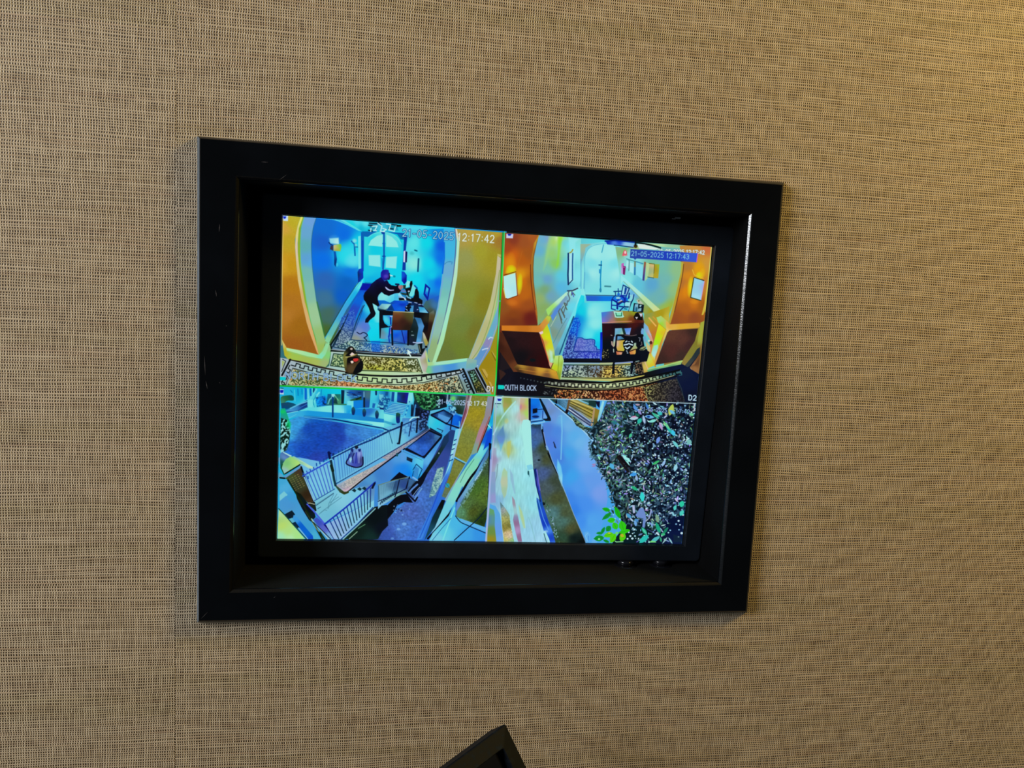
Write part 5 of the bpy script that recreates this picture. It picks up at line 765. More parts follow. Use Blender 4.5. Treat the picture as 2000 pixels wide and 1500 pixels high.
    for i in range(34):
        t = (i/33.)**.82; xa, ya = 1020+t*1180, 1290-t*540; xb, yb = 1075+t*1090, 1760-t*640
        L('%f,%f %f,%f' % (xa, ya, xb, yb), 1.6-.7*t, [(xa,ya,(50,120,220)),(xb,yb,(60,130,190))], a=.8-.45*t)
    for i in range(20):
        t = (i/19.)**.85; x, y = 1020+t*1000, 1280-t*450
        L('%f,%f %f,%f' % (x, y-52+t*26, x+6, y), 2.2-.9*t, (15,80,150))
    L('980,1320 1380,1120 1700,990 2000,840 2200,760', 2.2, (10,50,110)); L('990,1290 1390,1090 1960,830', 1.2, (120,220,240)); L('1054,1775 1600,1460 2180,1122 2700,810', 1.4, (20,60,110)); L('1060,1740 1600,1430 2180,1090', 1.2, (130,220,240), a=.7)
    L('720,1460 900,1370 980,1330', 2.2, (120,210,240)); 
    for x, y in ((710,1430),(770,1400),(840,1350),(560,1660)): L('%d,%d %d,%d' % (x, y-20, x+4, y+20), 2., (10,80,170))
    # stair balustrade (right part) over the void
    p.T(745, 900, 9.0909)
    P('160,350 320,200 480,290 380,330 160,360', (4,10,25)); P('-60,440 100,400 330,340 500,300 650,380 450,560 250,620 -60,740', [(0,500,(60,120,150)),(200,450,(40,80,120)),(400,450,(40,80,150)),(550,420,(50,90,120)),(150,600,(80,160,190)),(350,560,(90,150,180))])
    for i in range(13): L('%f,%f %f,%f' % (-30+22*i, 440-7*i, -20+17*i, 690-10*i), 1.2, (150,225,245), a=.9-.04*i)
    P('-60,700 250,590 450,520 440,560 250,650 0,800 -60,860', [(0,740,(130,200,230)),(250,620,(120,190,190)),(420,550,(90,140,150))]); 
    for i in range(8): L('%f,%f %f,%f' % (-20+38*i, 770-26*i, 10+38*i, 710-26*i), 1.8, (15,50,70))
    L('-60,430 0,415 250,340 500,285', 1.8, (110,140,120)); L('320,340 270,560 240,640', 2., (8,20,50)); L('500,290 440,490', 2.4, (5,15,40)); L('-60,720 250,590 450,490', 1.6, (10,30,70)); P('470,540 560,420 700,280 760,200 830,200 740,400 690,470 590,620 520,600', (4,12,28)); P('480,320 590,350 530,440 480,470', (60,120,170), a=.7)
    L('560,290 640,345', 3., (130,190,240)); L('500,560 550,500 640,420', 3.6, (90,150,220)); L('540,650 620,540 680,470', 1.4, (130,180,230)); L('580,690 720,490', 1.6, (120,180,220)); P('450,580 530,560 590,700 560,710 480,620', (60,90,160), a=.8); L('440,560 600,720 640,650', 3., (5,12,30)); 
    p.T(750, 755, 9.0909)
    L('-20,835 300,700 480,625 620,570', 1.8, (10,50,100)); L('320,640 270,1010', 3.6, (5,20,40)); L('490,630 445,880', 1.8, (10,40,90)); L('600,560 580,810', 3.4, (5,20,40)); L('460,600 520,550 620,545', 2.4, (170,240,250), cv=True); L('700,600 690,720', 2., (5,20,35)); p.ell(245,1010,16,16,(5,20,50)); L('90,790 150,1010', 1.4, (40,110,140)); p.speck('620,600 760,560 740,720 620,800', (8,25,50), (70,130,190), .9, .3, .8)
    # pedestrian seen from behind
    p.T(540, 750, 9.0909)
    P('1330,1180 1420,1150 1500,1150 1530,1280 1535,1430 1420,1470 1320,1460 1240,1410 1280,1300', [(1340,1250,(30,60,130)),(1400,1300,(90,120,220)),(1450,1250,(150,170,240)),(1500,1350,(60,70,110)),(1370,1400,(50,70,190)),(1320,1380,(110,160,220)),(1430,1380,(60,80,180)),(1400,1200,(110,170,230))], cv=True)
    P('1290,1330 1330,1290 1340,1340 1310,1400', (150,220,240)); L('1270,1330 1240,1410 1330,1460 1430,1480 1530,1440 1535,1300', 2.4, (15,20,60), cv=True); L('1300,1250 1270,1340', 2.4, (15,40,120)); P('1330,1140 1370,1160 1360,1220 1320,1180', (20,40,110)); P('1395,1100 1440,1085 1455,1130 1420,1160 1395,1140', (15,35,55)); P('1450,1160 1500,1150 1495,1200 1460,1200', (15,40,120)); L('1420,1220 1410,1400', 2., (30,50,170)); L('1470,1220 1465,1400', 1.6, (170,190,245), a=.7); L('1380,1230 1350,1300 1360,1400', 1.6, (20,30,90))
    # overlay
    p.T(750, 755, 9.0909); p.text('21-05-2025', (965,305), (1440,330), 78, (170,200,240), 1.5, None); p.text('12', (1475,330), (1560,335), 70, (190,215,235), 1.5); p.text('17', (1595,335), (1690,338), 74, (200,225,235), 1.7); p.text('43', (1730,338), (1825,345), 74, (205,215,210), 1.7)
    p.T(540, 750, 9.0909); P('60,85 130,95 130,190 60,180', (180,215,240)); P('65,105 125,105 120,150 90,160 65,150', (10,30,190)); L('75,70 120,75', 1.2, (20,60,60))

def cam_yard(p):
    P, L = p.poly, p.line
    R = np.random.RandomState(5)
    p.T(945, 765, 9.0909)
    P('190,88 3800,206 3700,2800 20,2760', [(1500,1000,(70,180,250))])
    # sunlit patchy wall on the left
    P('190,70 820,100 830,500 850,900 880,1250 960,1700 1010,2100 1150,2650 1180,2800 20,2780 60,2100 110,1450 160,700', [(300,300,(150,220,220)),(420,200,(150,180,90)),(550,300,(170,240,240)),(700,200,(200,200,190)),(700,400,(210,190,190)),(300,500,(130,190,140)),(450,600,(170,225,220)),(300,800,(100,160,200)),(600,900,(160,240,240)),(750,700,(165,252,240)),(760,1100,(165,250,245)),(430,1000,(180,205,130)),(250,1100,(160,230,240)),(170,1200,(160,140,190)),(350,1300,(165,240,240)),(600,1400,(155,235,240)),(800,1500,(150,240,245)),(600,1700,(150,235,235)),(250,1700,(150,210,225)),(850,2000,(145,235,245)),(700,2100,(150,225,230)),(900,2400,(150,220,245)),(1000,2650,(160,225,250)),(500,2000,(150,230,235)),(200,1950,(130,190,230))])
    p.grain('190,70 820,100 880,1250 1150,2650 1180,2800 20,2780 110,1450 160,700', .02, .9, 4.)
    P('360,90 480,100 500,200 430,310 360,380 340,250', [(420,200,(140,165,60)),(400,330,(150,190,100)),(400,230,(190,160,100))], soft=1.2); P('650,100 790,110 790,480 660,520 640,300', [(700,180,(200,180,170)),(700,250,(220,150,120)),(760,200,(175,225,80)),(700,450,(200,190,180)),(770,400,(170,230,90))], soft=1.); p.glow(655,270,25,60,(190,110,180),.6)
    P('700,500 815,500 830,700 850,900 870,1150 890,1380 800,1420 750,1350 700,900 670,600', (168,252,240)); P('760,1310 850,1290 890,1370 780,1400', (130,225,245)); P('780,1415 805,1410 812,1520', (30,80,100)); p.ell(790,1440,12,40,(20,90,90))
    L('560,180 420,330 300,500 200,700 170,760', 3.0, (175,245,240), a=.8, cv=True); P('350,600 370,800 350,920 300,1060 270,900 230,800 280,700', [(320,750,(90,150,190)),(290,850,(100,150,220)),(300,1000,(110,200,220))], soft=1.3); P('200,450 320,430 300,600 210,640', (140,180,110), a=.5, soft=2.)
    p.glow(400,520,50,60,(200,200,110),.6); P('420,900 480,870 470,1100 440,1180 410,1100', (190,205,110), soft=1.5); P('160,1000 220,1000 230,1200 180,1500 120,1600', (160,150,185), a=.6, soft=1.5); L('250,1290 230,1500 200,1600', 1.6, (110,140,150), a=.7)
    p.T(945, 905, 9.0909)
    P('360,80 420,150 425,400 400,560 360,620 320,500 300,330 330,150', [(370,150,(170,215,170)),(350,330,(190,205,170)),(370,500,(165,205,170))], soft=1.2); P('130,150 210,150 210,500 215,700 120,700 110,400', [(180,250,(140,170,210)),(150,450,(130,170,210)),(190,620,(150,160,215))], soft=1.2); P('460,100 520,200 560,530 540,540 480,300', (140,180,215), a=.6, soft=1.2)
    P('100,800 150,740 220,780 200,930 210,1100 230,1390 60,1390 70,1100', [(140,850,(100,170,110)),(150,1000,(90,160,150)),(130,1200,(110,150,70)),(100,1360,(160,145,30)),(90,1000,(80,140,190))]); P('95,715 210,760 290,900 310,1050 350,1390 225,1390 195,1100 200,930 180,830 100,790', [(130,740,(80,180,245)),(250,900,(90,180,240)),(260,1200,(100,170,245)),(300,1370,(110,180,245))])
    P('290,680 400,820 460,920 470,1050 500,1200 540,1390 360,1390 330,1150 310,900', [(320,740,(90,140,150)),(350,830,(160,170,170)),(420,900,(140,160,120)),(380,1000,(170,170,90)),(380,1150,(140,130,50)),(450,1100,(130,130,60)),(420,1250,(225,195,150)),(480,1300,(230,200,180)),(380,1370,(200,195,100)),(520,1350,(120,190,110))]); p.grain('290,680 460,920 540,1390 360,1390 310,900', .05, .8)
    P('500,580 550,650 600,900 640,1100 680,1390 610,1390 560,1200 520,1000 540,900 510,700', [(540,680,(160,150,170)),(560,850,(160,215,215)),(570,1050,(150,110,150)),(600,1200,(180,150,200)),(640,1300,(150,110,150)),(560,980,(140,140,180))]); P('620,740 680,850 720,1000 740,1150 710,1150 650,950', (185,215,140), a=.8, soft=1.2); L('800,960 860,1150 920,1390', 1.8, (130,200,200), a=.6)
    P('190,-700 235,-700 230,-500 150,0', (140,220,235), a=.0)
    L('125,-60 95,700 40,1380', 3.4, (160,180,235))
    # drain, path
    p.T(945, 765, 9.0909)
    P('795,100 835,100 835,530 800,500', (4,12,35)); P('835,100 980,110 1010,250 1140,460 1040,480 850,530 835,500', [(880,200,(0,140,250)),(930,400,(30,130,235)),(1000,400,(60,160,245)),(870,280,(0,110,230)),(1050,440,(120,180,240))]); P('870,305 950,295 950,370 870,390', (4,12,30)); L('950,320 1050,310', 1.4, (10,40,80)); p.ell(920,445,65,22,(5,45,110)); L('1050,340 1045,470', 1.3, (5,40,120)); L('840,510 1060,480', 2., (120,200,250)); L('840,540 1050,510', 2., (20,60,110)); L('845,580 1080,535', 2.2, (140,215,250)); P('980,120 1010,120 1100,280 1190,480 1190,520 1090,520 1130,460 1060,320', (8,18,28)); p.ell(1080,290,32,50,(10,30,45)); P('1030,480 1190,480 1190,520 1100,520', (10,20,40))
    P('840,590 1000,580 1050,700 1120,1000 1150,1040 1330,1480 1330,1530 1850,2740 1830,2770 1280,2780 1200,2500 1000,2000 930,1500 880,1380 850,900', [(900,700,(60,105,170)),(900,900,(60,110,170)),(950,1200,(80,110,130)),(950,800,(70,110,160)),(1050,1000,(60,75,50)),(1100,1200,(70,80,50)),(1050,1450,(70,100,150)),(1150,1700,(75,95,100)),(1250,1600,(60,75,60)),(1300,1900,(75,85,50)),(1250,2150,(80,130,130)),(1400,2300,(75,120,110)),(1450,2150,(75,90,60)),(1550,2450,(80,85,50)),(1400,2600,(45,80,60)),(1600,2600,(10,30,30)),(1350,2730,(60,75,40)),(1750,2720,(3,12,15)),(920,600,(30,60,80))])
    p.grain('840,590 1000,580 1330,1500 1850,2740 1280,2780 1000,2000 880,1380', .04, 1.2); p.ell(980,1215,24,14,(5,20,25)); p.ell(1060,1990,34,26,(15,25,30)); L('870,590 960,600', 3., (40,80,100))
    P('1000,570 1050,620 1060,700 1120,1000 1090,1000 1030,720', (8,15,25)); P('1150,1040 1330,1440 1340,1500 1290,1440 1130,1100', (6,14,16)); L('1320,1420 1400,1600 1850,2740', 3., (5,15,25)); P('1010,560 1040,560 1045,660 1020,680', (110,180,235))
    P('885,1380 930,1360 970,1600 1010,1800 1050,2000 1150,2300 1230,2500 1300,2780 1200,2780 1130,2600 1060,2450 990,2200 940,1950 940,1880 1000,1930 920,1650', [(910,1420,(10,50,130)),(980,1650,(80,90,200)),(960,1700,(20,60,170)),(1040,2100,(30,90,220)),(1000,2050,(10,90,170)),(1100,2350,(10,70,200)),(1200,2600,(20,80,210)),(1230,2720,(60,140,240)),(1150,2450,(70,150,250))]); L('940,1390 1000,1750', 2., (110,110,215)); L('960,1900 1060,2250 1150,2450', 1.6, (90,170,250)); L('1085,2480 1150,2620 1190,2780', 3., (170,250,240)); L('1070,2520 1140,2760', 1.2, (20,80,60)); L('900,1400 960,1780 1010,1950', 1.4, (5,20,80)); p.glow(1110,2480,40,30,(150,210,250),.8)
    for i in range(40):
        t = R.rand(); x = 1075+t*230+R.rand()*60; y = 1950+t*750+R.rand()*30; L('%f,%f %f,%f' % (x, y, x+R.randn()*22, y-R.rand()*45), 1.4, [(150,190,220),(90,150,130),(40,90,50)][R.randint(3)])
    # rendered garden wall
    P('1020,120 1150,125 1260,230 1500,420 1800,700 1950,870 2100,1100 2150,1500 2200,1900 2150,2200 1980,2790 1830,2780 1850,2740 1600,2180 1390,1640 1330,1500 1210,1230 1150,1040 1110,960 1060,720 1050,560 1200,520 1190,460', [(1080,200,(100,160,210)),(1180,350,(110,150,200)),(1150,250,(110,160,230)),(1250,450,(110,165,235)),(1150,650,(80,140,230)),(1300,700,(75,150,240)),(1200,900,(80,140,240)),(1370,500,(100,190,245)),(1500,600,(110,190,245)),(1600,800,(90,190,250)),(1500,1100,(65,180,250)),(1700,900,(110,195,250)),(1900,1000,(120,190,255)),(1800,1300,(110,180,255)),(1400,1400,(60,160,245)),(1550,1500,(60,180,255)),(1350,1150,(70,140,235)),(1500,1900,(60,150,250)),(1700,1700,(80,170,255)),(1900,1600,(100,170,250)),(1600,2100,(50,145,250)),(1800,2000,(70,160,255)),(1750,2300,(65,160,255)),(1900,2300,(80,180,255)),(1850,2600,(80,180,255)),(2050,1800,(120,170,250)),(2000,2700,(90,190,255))])
    L('1380,430 1390,700 1370,1200', 2.6, (120,215,250), a=.8); L('1330,440 1380,420 1380,500', 1.6, (120,200,245), a=.6); P('1310,1200 1370,1320 1400,1480 1390,1680 1340,1550 1300,1350', [(1350,1400,(110,215,255)),(1385,1600,(140,235,255))], soft=1.2); L('1060,720 1110,960', 1.2, (150,180,230)); P('1095,960 1130,960 1160,1040 1120,1040', (110,180,245)); L('1110,960 1150,1045 1220,1230 1330,1480 1390,1640 1600,2180 1840,2740', 1.3, (160,190,215), a=.8)
    P('1240,880 1270,940 1280,1010 1250,980', (30,50,90)); L('1240,900 1280,1000', 1.8, (30,50,80)); P('1790,2500 1850,2480 1890,2540 1870,2680 1900,2700 1950,2600 2000,2560 1980,2790 1820,2790 1810,2760', (100,190,250), a=.8, soft=1.); L('1860,2560 1850,2680', 1., (50,130,220)); L('1820,2780 1990,2785', 1.8, (150,225,255)); L('1850,2510 1800,2560 1850,2660', 1.2, (130,210,255))
    L('1150,125 1260,240 1440,390 1650,570 1850,780 1960,900', 1.8, (170,225,250)); L('1270,230 1450,370 1650,540 1800,680', 2.2, (30,50,60)); 
    # garden fences
    P('1160,120 1310,130 1310,220 1260,200', (30,70,70)); P('1310,140 1500,140 1480,340 1310,210', [(1400,200,(120,190,230)),(1350,170,(80,150,190))]); p.grain('1310,140 1500,140 1480,340 1310,210', .08, .5)
    for i in range(7): L('%d,%d 1490,%d' % (1320, 150+10*i, 155+28*i), 1., (40,90,110))
    P('1500,140 1540,135 1500,370 1460,350', (110,85,50)); p.ell(1475,350,26,36,(20,10,20)); p.ell(1290,185,16,30,(5,10,30))
    P('1540,140 1650,140 1950,280 1910,620 1780,600 1500,330', [(1600,180,(175,165,80)),(1800,300,(170,150,50)),(1900,400,(160,145,40)),(1600,300,(120,120,80)),(1700,420,(130,160,190)),(1850,560,(150,190,235)),(1560,330,(110,130,150))])
    for i in range(5): L('%d,%d %d,%d' % (1540-6*i, 170+36*i, 1935-8*i, 340+62*i), 1.5, (80,70,20))
    L('1560,150 1950,300', 1.8, (215,200,120)); L('1550,190 1935,390', 1.4, (210,190,90))
    for i in range(4): L('%d,%d %d,%d' % (1520-5*i, 270+22*i, 1890, 520+28*i), 2.0, [(150,190,240),(60,80,130),(200,225,250),(40,50,90)][i]); 
    for i in range(22): x = 1560+16*i; L('%d,%d %d,%d' % (x, 300+i*12, x+8, 330+i*13), 1.1, (40,50,80), a=.8)
    P('1950,280 1985,290 1930,610 1900,610', (185,150,110)); P('1980,290 2060,330 2010,600 1940,600', [(2000,400,(150,130,40)),(1990,550,(90,90,40))]); P('1660,120 1960,130 1990,260 1950,280', [(1800,180,(40,90,90)),(1950,200,(60,130,130))]); L('1650,130 1990,260', 1.6, (150,220,220))
    p.speck('1500,350 1800,620 1900,640 1850,740 1640,600', (25,40,30), (130,160,110), .9, 0, .9); p.speck('1780,680 1900,640 1960,860 1900,840', (15,40,40), (130,190,230), .9, 0, .9)
    # pale posts beyond the fence
    p.T(1150, 775, 9.0909)
    P('0,60 140,70 130,190 0,150', (20,60,55)); P('120,80 200,80 190,200 150,160', (10,15,50)); P('240,75 280,80 240,260 180,430 150,430 200,200', [(240,150,(150,235,240)),(180,350,(140,220,235))]); P('320,80 400,90 330,200 270,280', (150,240,235))
    # big evergreen shrub: dark mass, then leaves of many sizes
    P('330,60 1900,110 1870,500 1800,1300 1700,3050 700,3060 560,2900 380,2880 430,2560 640,2300 500,2050 430,1800 300,1480 200,1320 150,1180 60,1050 0,900 100,760 20,640 80,520 200,400', [(500,300,(10,40,50)),(1000,500,(4,10,30)),(1500,600,(5,15,40)),(700,900,(3,15,25)),(1200,1400,(4,14,35)),(1700,1500,(4,20,60)),(1500,2300,(3,20,60)),(1700,2700,(15,35,60)),(900,2500,(5,35,40)),(1100,2700,(8,20,55)),(600,1800,(8,30,25))], cv=False)
    P('1420,2380 1740,2350 1720,2750 1300,2750', (8,28,75), a=.7, soft=4.); p.T(1150, 775, 9.0909)
    p.speck('330,60 1890,110 1860,500 1790,1300 1750,2000 1300,2250 900,2300 620,2250 500,2050 430,1800 300,1480 150,1180 60,1050 20,880 100,760 80,520 200,400', [(300,600,(10,35,45)),(1300,800,(4,12,30)),(1000,2000,(6,22,40))], [(300,600,(90,150,165)),(1300,800,(50,90,110)),(1000,2000,(80,130,150))], 1.5, .3, .6, gain=2.2)
    # sky and wall glimpses
    def leaf(x, y, l, w, an, c, a=1.):
        t = np.array([(-1, 0), (-.5, .7), (.1, 1), (.7, .6), (1, 0), (.7, -.6), (.1, -1), (-.5, -.7)], float); ca, sa = np.cos(an), np.sin(an)
        P([(x+l*u*ca-w*v*sa, y+l*u*sa+w*v*ca) for u, v in t], c, a=a, soft=.35)
    pal = [(150,205,215), (110,165,190), (95,155,160), (70,125,115), (145,175,215), (50,85,70), (170,220,230), (110,140,175), (110,150,130), (85,125,140), (40,70,60)]
    cen = [(480,330), (380,620), (250,800), (430,1300), (200,760), (620,1000), (960,1230), (450,560), (560,1500), (300,1000), (560,780), (1000,1900), (650,2000), (900,900), (1500,1150), (380,1180), (830,1560), (1250,1400), (1700,800), (1780,1280), (1650,1560), (460,2120), (1100,2150), (1300,1750), (560,400), (1250,2300)]
    for cx, cy in cen:                       # whorls
        n = 9+R.randint(6); rr = 60+R.rand()*60
        for k in range(n):
            an = 6.283*k/n+R.randn()*.15; d = rr*(.6+.5*R.rand()); c = pal[R.randint(len(pal))]
            leaf(cx+np.cos(an)*d, cy+np.sin(an)*d, 34+20*R.rand(), 10+6*R.rand(), an, tuple(int(v*(.7+.35*R.rand())) for v in c))
    for i in range(2100):
        x = R.rand()*1900; y = 80+R.rand()*2500
        if x+y*.28 < 330 or (y > 1000 and x < 120+(y-1000)*.42) or x > 1890-(y-100)*.062: continue
        dens = .9 if x < 700 else .62
        if 650 < x < 1500 and 480 < y < 1000: dens = .5
        if y > 1900: dens = .55 if x < 1450 else .12
        if 1300 < x and 850 < y < 1150: dens = .3
        if R.rand() > dens: continue
        c = pal[R.randint(len(pal))]; s = .6+.8*R.rand()
        if x > 700 and R.rand() < .42: p.ell(x, y, 13*s, 11*s, tuple(min(255, int(v*1.25)) for v in pal[[0, 4, 6, 1][R.randint(4)]]))
        else: leaf(x, y, 34*s, 12*s, R.rand()*3.14, tuple(int(v*(.65+.55*R.rand())) for v in c))
    for i in range(70):
        t = R.rand(); bx = np.interp(t, [0,.2,.45,.6,.8,1], [90,20,70,190,330,470]); by = np.interp(t, [0,.2,.45,.6,.8,1], [500,860,1060,1280,1500,2000]); an = 2.6+R.randn()*.7
        leaf(bx-22*R.rand(), by+R.randn()*30, 30+14*R.rand(), 10, an, [(20,60,70),(90,150,170),(60,110,130),(150,190,220)][R.randint(4)])
    for i in range(260):
        x = 700+R.rand()*1120; y = 450+R.rand()*1700; r = 6+9*R.rand(); p.ell(x, y, r*1.2, r, [(200,240,250),(160,210,245),(150,220,225),(130,160,230)][R.randint(4)], ang=R.rand()*3)
    for x, y in ((640,1080), (700,1120), (680,1180)): P('%d,%d %d,%d %d,%d %d,%d' % (x-50,y-50, x+20,y-30, x+50,y+40, x-10,y+30), (160,250,240))
    P('580,1050 700,1200 760,1260 700,1250 560,1120 500,1050 560,1030', (15,12,20)); L('520,1080 700,1330', 5., (25,22,25)); L('1050,1000 1000,850', 1.4, (30,60,50))
    # large coloured leaves at the top
    leaf(800,380,85,34,-.1,(180,215,230)); leaf(800,355,50,14,-.1,(235,150,200)); leaf(860,320,50,28,.5,(20,110,90)); leaf(900,430,60,40,-1.,(40,200,170)); leaf(980,400,85,26,1.35,(170,205,240)); leaf(1075,355,90,34,.1,(110,190,240)); p.ell(1060,355,28,16,(0,60,150)); leaf(900,270,60,26,.9,(150,150,220)); leaf(830,190,80,24,1.,(80,160,230)); leaf(1130,430,75,28,-.25,(130,235,220)); leaf(1180,330,90,24,.75,(60,200,160)); leaf(1280,520,80,26,1.2,(190,160,215)); leaf(1040,170,60,24,1.2,(60,140,220)); leaf(1460,230,50,110,.3,(190,215,90)); leaf(1480,270,60,30,.6,(110,200,240)); leaf(1260,290,50,40,.4,(60,210,200)); leaf(1420,570,150,26,.95,(40,200,190)); leaf(1380,500,110,22,.9,(110,220,150)); leaf(1500,640,60,36,1.2,(60,215,245)); leaf(1540,840,80,30,.9,(110,220,220)); leaf(460,460,50,34,.2,(40,130,140)); leaf(740,690,50,26,-1.1,(70,210,150)); leaf(1230,770,70,34,-1.2,(110,160,240)); leaf(1330,1180,70,26,-1.1,(150,200,245)); leaf(1540,1260,70,36,-1.3,(150,225,240)); leaf(1190,1170,80,22,-.5,(60,200,110)); leaf(790,1380,70,34,-.2,(60,170,245)); leaf(850,1440,60,24,1.4,(150,190,235)); leaf(410,1230,60,40,1.1,(80,190,235)); leaf(90,1200,40,10,-.1,(190,120,170)); leaf(90,1230,40,8,-.2,(200,110,160)); leaf(1820,310,50,30,.3,(110,220,160)); leaf(1780,800,50,50,.3,(120,200,190))
    # lower cluster
    p.T(1140, 905, 9.0909)
    leaf(1040,590,90,44,1.5,(50,235,220)); leaf(900,440,70,30,.6,(40,190,130)); leaf(1740,720,50,60,.3,(40,220,170)); leaf(1740,880,40,60,.6,(70,225,200)); leaf(1620,790,30,50,.2,(80,220,200)); P('1560,870 1590,860 1610,910 1650,900 1640,940 1580,930', (140,220,235)); 
    P('990,800 1060,790 1100,900 1110,960 1080,1150 1040,1130 1060,980 960,960 920,930', (110,150,215)); P('860,740 905,740 915,880 880,890 865,800', (180,195,235)); P('1190,810 1220,830 1170,980 1140,990 1170,900', (150,170,220)); leaf(920,1060,60,28,1.4,(110,180,240)); leaf(1210,1100,50,16,1.3,(130,190,240)); leaf(800,930,60,34,.8,(70,170,220)); leaf(850,1000,40,18,.9,(180,210,240)); leaf(1310,980,70,34,1.5,(130,170,140)); leaf(940,1010,40,26,.5,(70,150,210))
    for x, y, r in ((780,1340,18), (830,1290,20), (865,1335,22), (975,1335,14), (1740,1240,24), (1685,1020,20), (1710,1090,14), (1150,1105,16), (1300,1240,22), (1325,1260,18), (740,1310,10), (925,1330,9)): p.ell(x, y, r, r*.9, (200,240,250))
    g = [(20,190,20), (50,215,20), (90,225,10), (10,160,50)]
    for x, y, l, w, an, k in ((400,820,75,36,.25,0), (410,940,105,38,-.65,3), (600,870,120,44,1.15,0), (490,1010,70,50,-.2,1), (560,1110,70,58,1.1,1), (690,1110,100,70,1.3,1), (720,1210,110,40,-.25,1), (440,1270,90,48,-.3,2), (520,1330,95,56,-1.1,2), (690,1310,60,80,.5,2), (340,1200,80,30,-1.1,3), (280,1240,60,26,0,3), (270,1330,95,55,-.1,3), (400,1380,60,26,.4,3), (440,1160,60,50,-.9,3)): leaf(x, y, l, w, an, g[k]); L('%f,%f %f,%f' % (x-l*.7*np.cos(an), y-l*.7*np.sin(an), x+l*.7*np.cos(an), y+l*.7*np.sin(an)), .7, tuple(int(v*.75) for v in g[k]))
    p.ell(275,1345,22,18,(140,235,170)); p.ell(590,1240,26,26,(110,230,110)); p.ell(470,805,14,12,(160,235,250)); p.ell(530,910,12,12,(150,235,230)); p.ell(645,990,16,16,(150,240,230)); p.ell(560,980,12,12,(150,240,230)); leaf(680,1280,40,30,.5,(190,190,40)); p.ell(455,1240,24,14,(210,190,60)); L('560,1380 580,1395 700,1390', 2., (150,240,160))
    leaf(1075,1200,85,34,.95,(40,190,140)); leaf(1075,1200,60,14,.95,(90,220,190)); leaf(1070,1345,110,50,-.7,(40,210,190)); leaf(1320,1140,110,36,1.2,(20,180,130)); leaf(1450,1200,80,28,-.95,(20,140,100)); leaf(1270,1350,100,36,-.55,(80,200,200)); L('1150,1260 1180,1250', 1.5, (80,180,170)); L('1130,1170 1280,1250', 1.2, (80,90,150)); p.ell(1410,1260,40,24,(60,200,130)); leaf(1440,1370,80,16,-.9,(150,200,200)); leaf(1540,1370,70,16,1.,(150,215,220)); leaf(1370,1350,50,20,1.4,(50,170,120)); P('1170,1395 1200,1370 1280,1385 1290,1405 1170,1405', (120,230,130)); P('1590,1260 1720,1300 1750,1400 1600,1400', (20,50,60), a=.6)
    # overlay
    p.T(1150, 775, 9.0909); p.text('21-05-2025', (915,245), (1385,275), 66, (150,190,245), 1.5); p.text('17:42', (1545,285), (1790,300), 70, (130,185,235), 1.6); p.text('3', (1850,175), (1885,178), 60, (220,235,240), 1.8); p.text('3', (1848,250), (1885,253), 60, (220,235,240), 1.8)
    p.T(945, 765, 9.0909); P('200,80 330,85 320,210 190,200', (170,235,240)); P('240,125 320,130 300,165 255,165', (15,30,180)); L('235,82 315,84', 1.3, (10,40,110)); L('210,210 300,213', 1.6, (20,60,90)); L('215,225 245,280', 1.4, (120,170,190))

def screen_lines(p):
    p.T(0, 0, 1)
    # bright frames around the selected picture and thin grey rules between the others
    p.line([(971,775),(1361,788)], 1.5, (200,235,245)); p.line([(971,777),(949,1058)], 1.3, (175,195,240))
    p.line([(986,452),(983,520),(978,585)], 1.6, (80,245,130)); p.line([(983,455),(981,515),(977,590),(972,680),(969,740),(966.5,770)], 2.6, [(983,470,(10,200,70)),(977,590,(0,215,20)),(974,640,(70,250,140)),(972,700,(20,225,40)),(967,760,(40,250,110))])
    p.line([(547,753.5),(620,756.5),(760,763),(880,769),(967,772.5)], 2.8, [(560,754,(20,190,40)),(650,758,(10,230,50)),(760,763,(20,235,60)),(900,769,(20,245,100))])
    p.ell(976.5,588,1.6,1.6,(60,190,200))


# ---------------------------------------------------------------- paint the screen picture
def paint():
    w, h = 1600, 1200
    H = homography(SCR_PX, [(0, 0), (w, 0), (w, h), (0, h)])
    p = Painter(H, w, h, 1.95)
    for q in (cam_north, cam_south): q(p)
    p.clip = None
    cam_street(p); cam_yard(p); screen_lines(p)
    im = bpy.data.images.new('camera_feed_picture', w, h, alpha=False)
    p.img[..., 1] -= .055*np.clip(p.img[..., 2]-p.img[..., 0], 0, 1)
    lum = p.img.mean(2, keepdims=True); p.img = p.img*.93+lum*.07; p.img = p.img*.94+.10*(p.img*p.img*(3-2*p.img)-p.img)
    for ax in (0, 1):
        g = p.img; p.img = g*.5+(np.roll(g, 1, ax)+np.roll(g, -1, ax))*.25
    px = np.ones((h, w, 4), np.float32); px[..., :3] = np.clip(p.img, 0, 1)[::-1]
    im.pixels.foreach_set(px.ravel()); im.update(); im.pack()
    return im

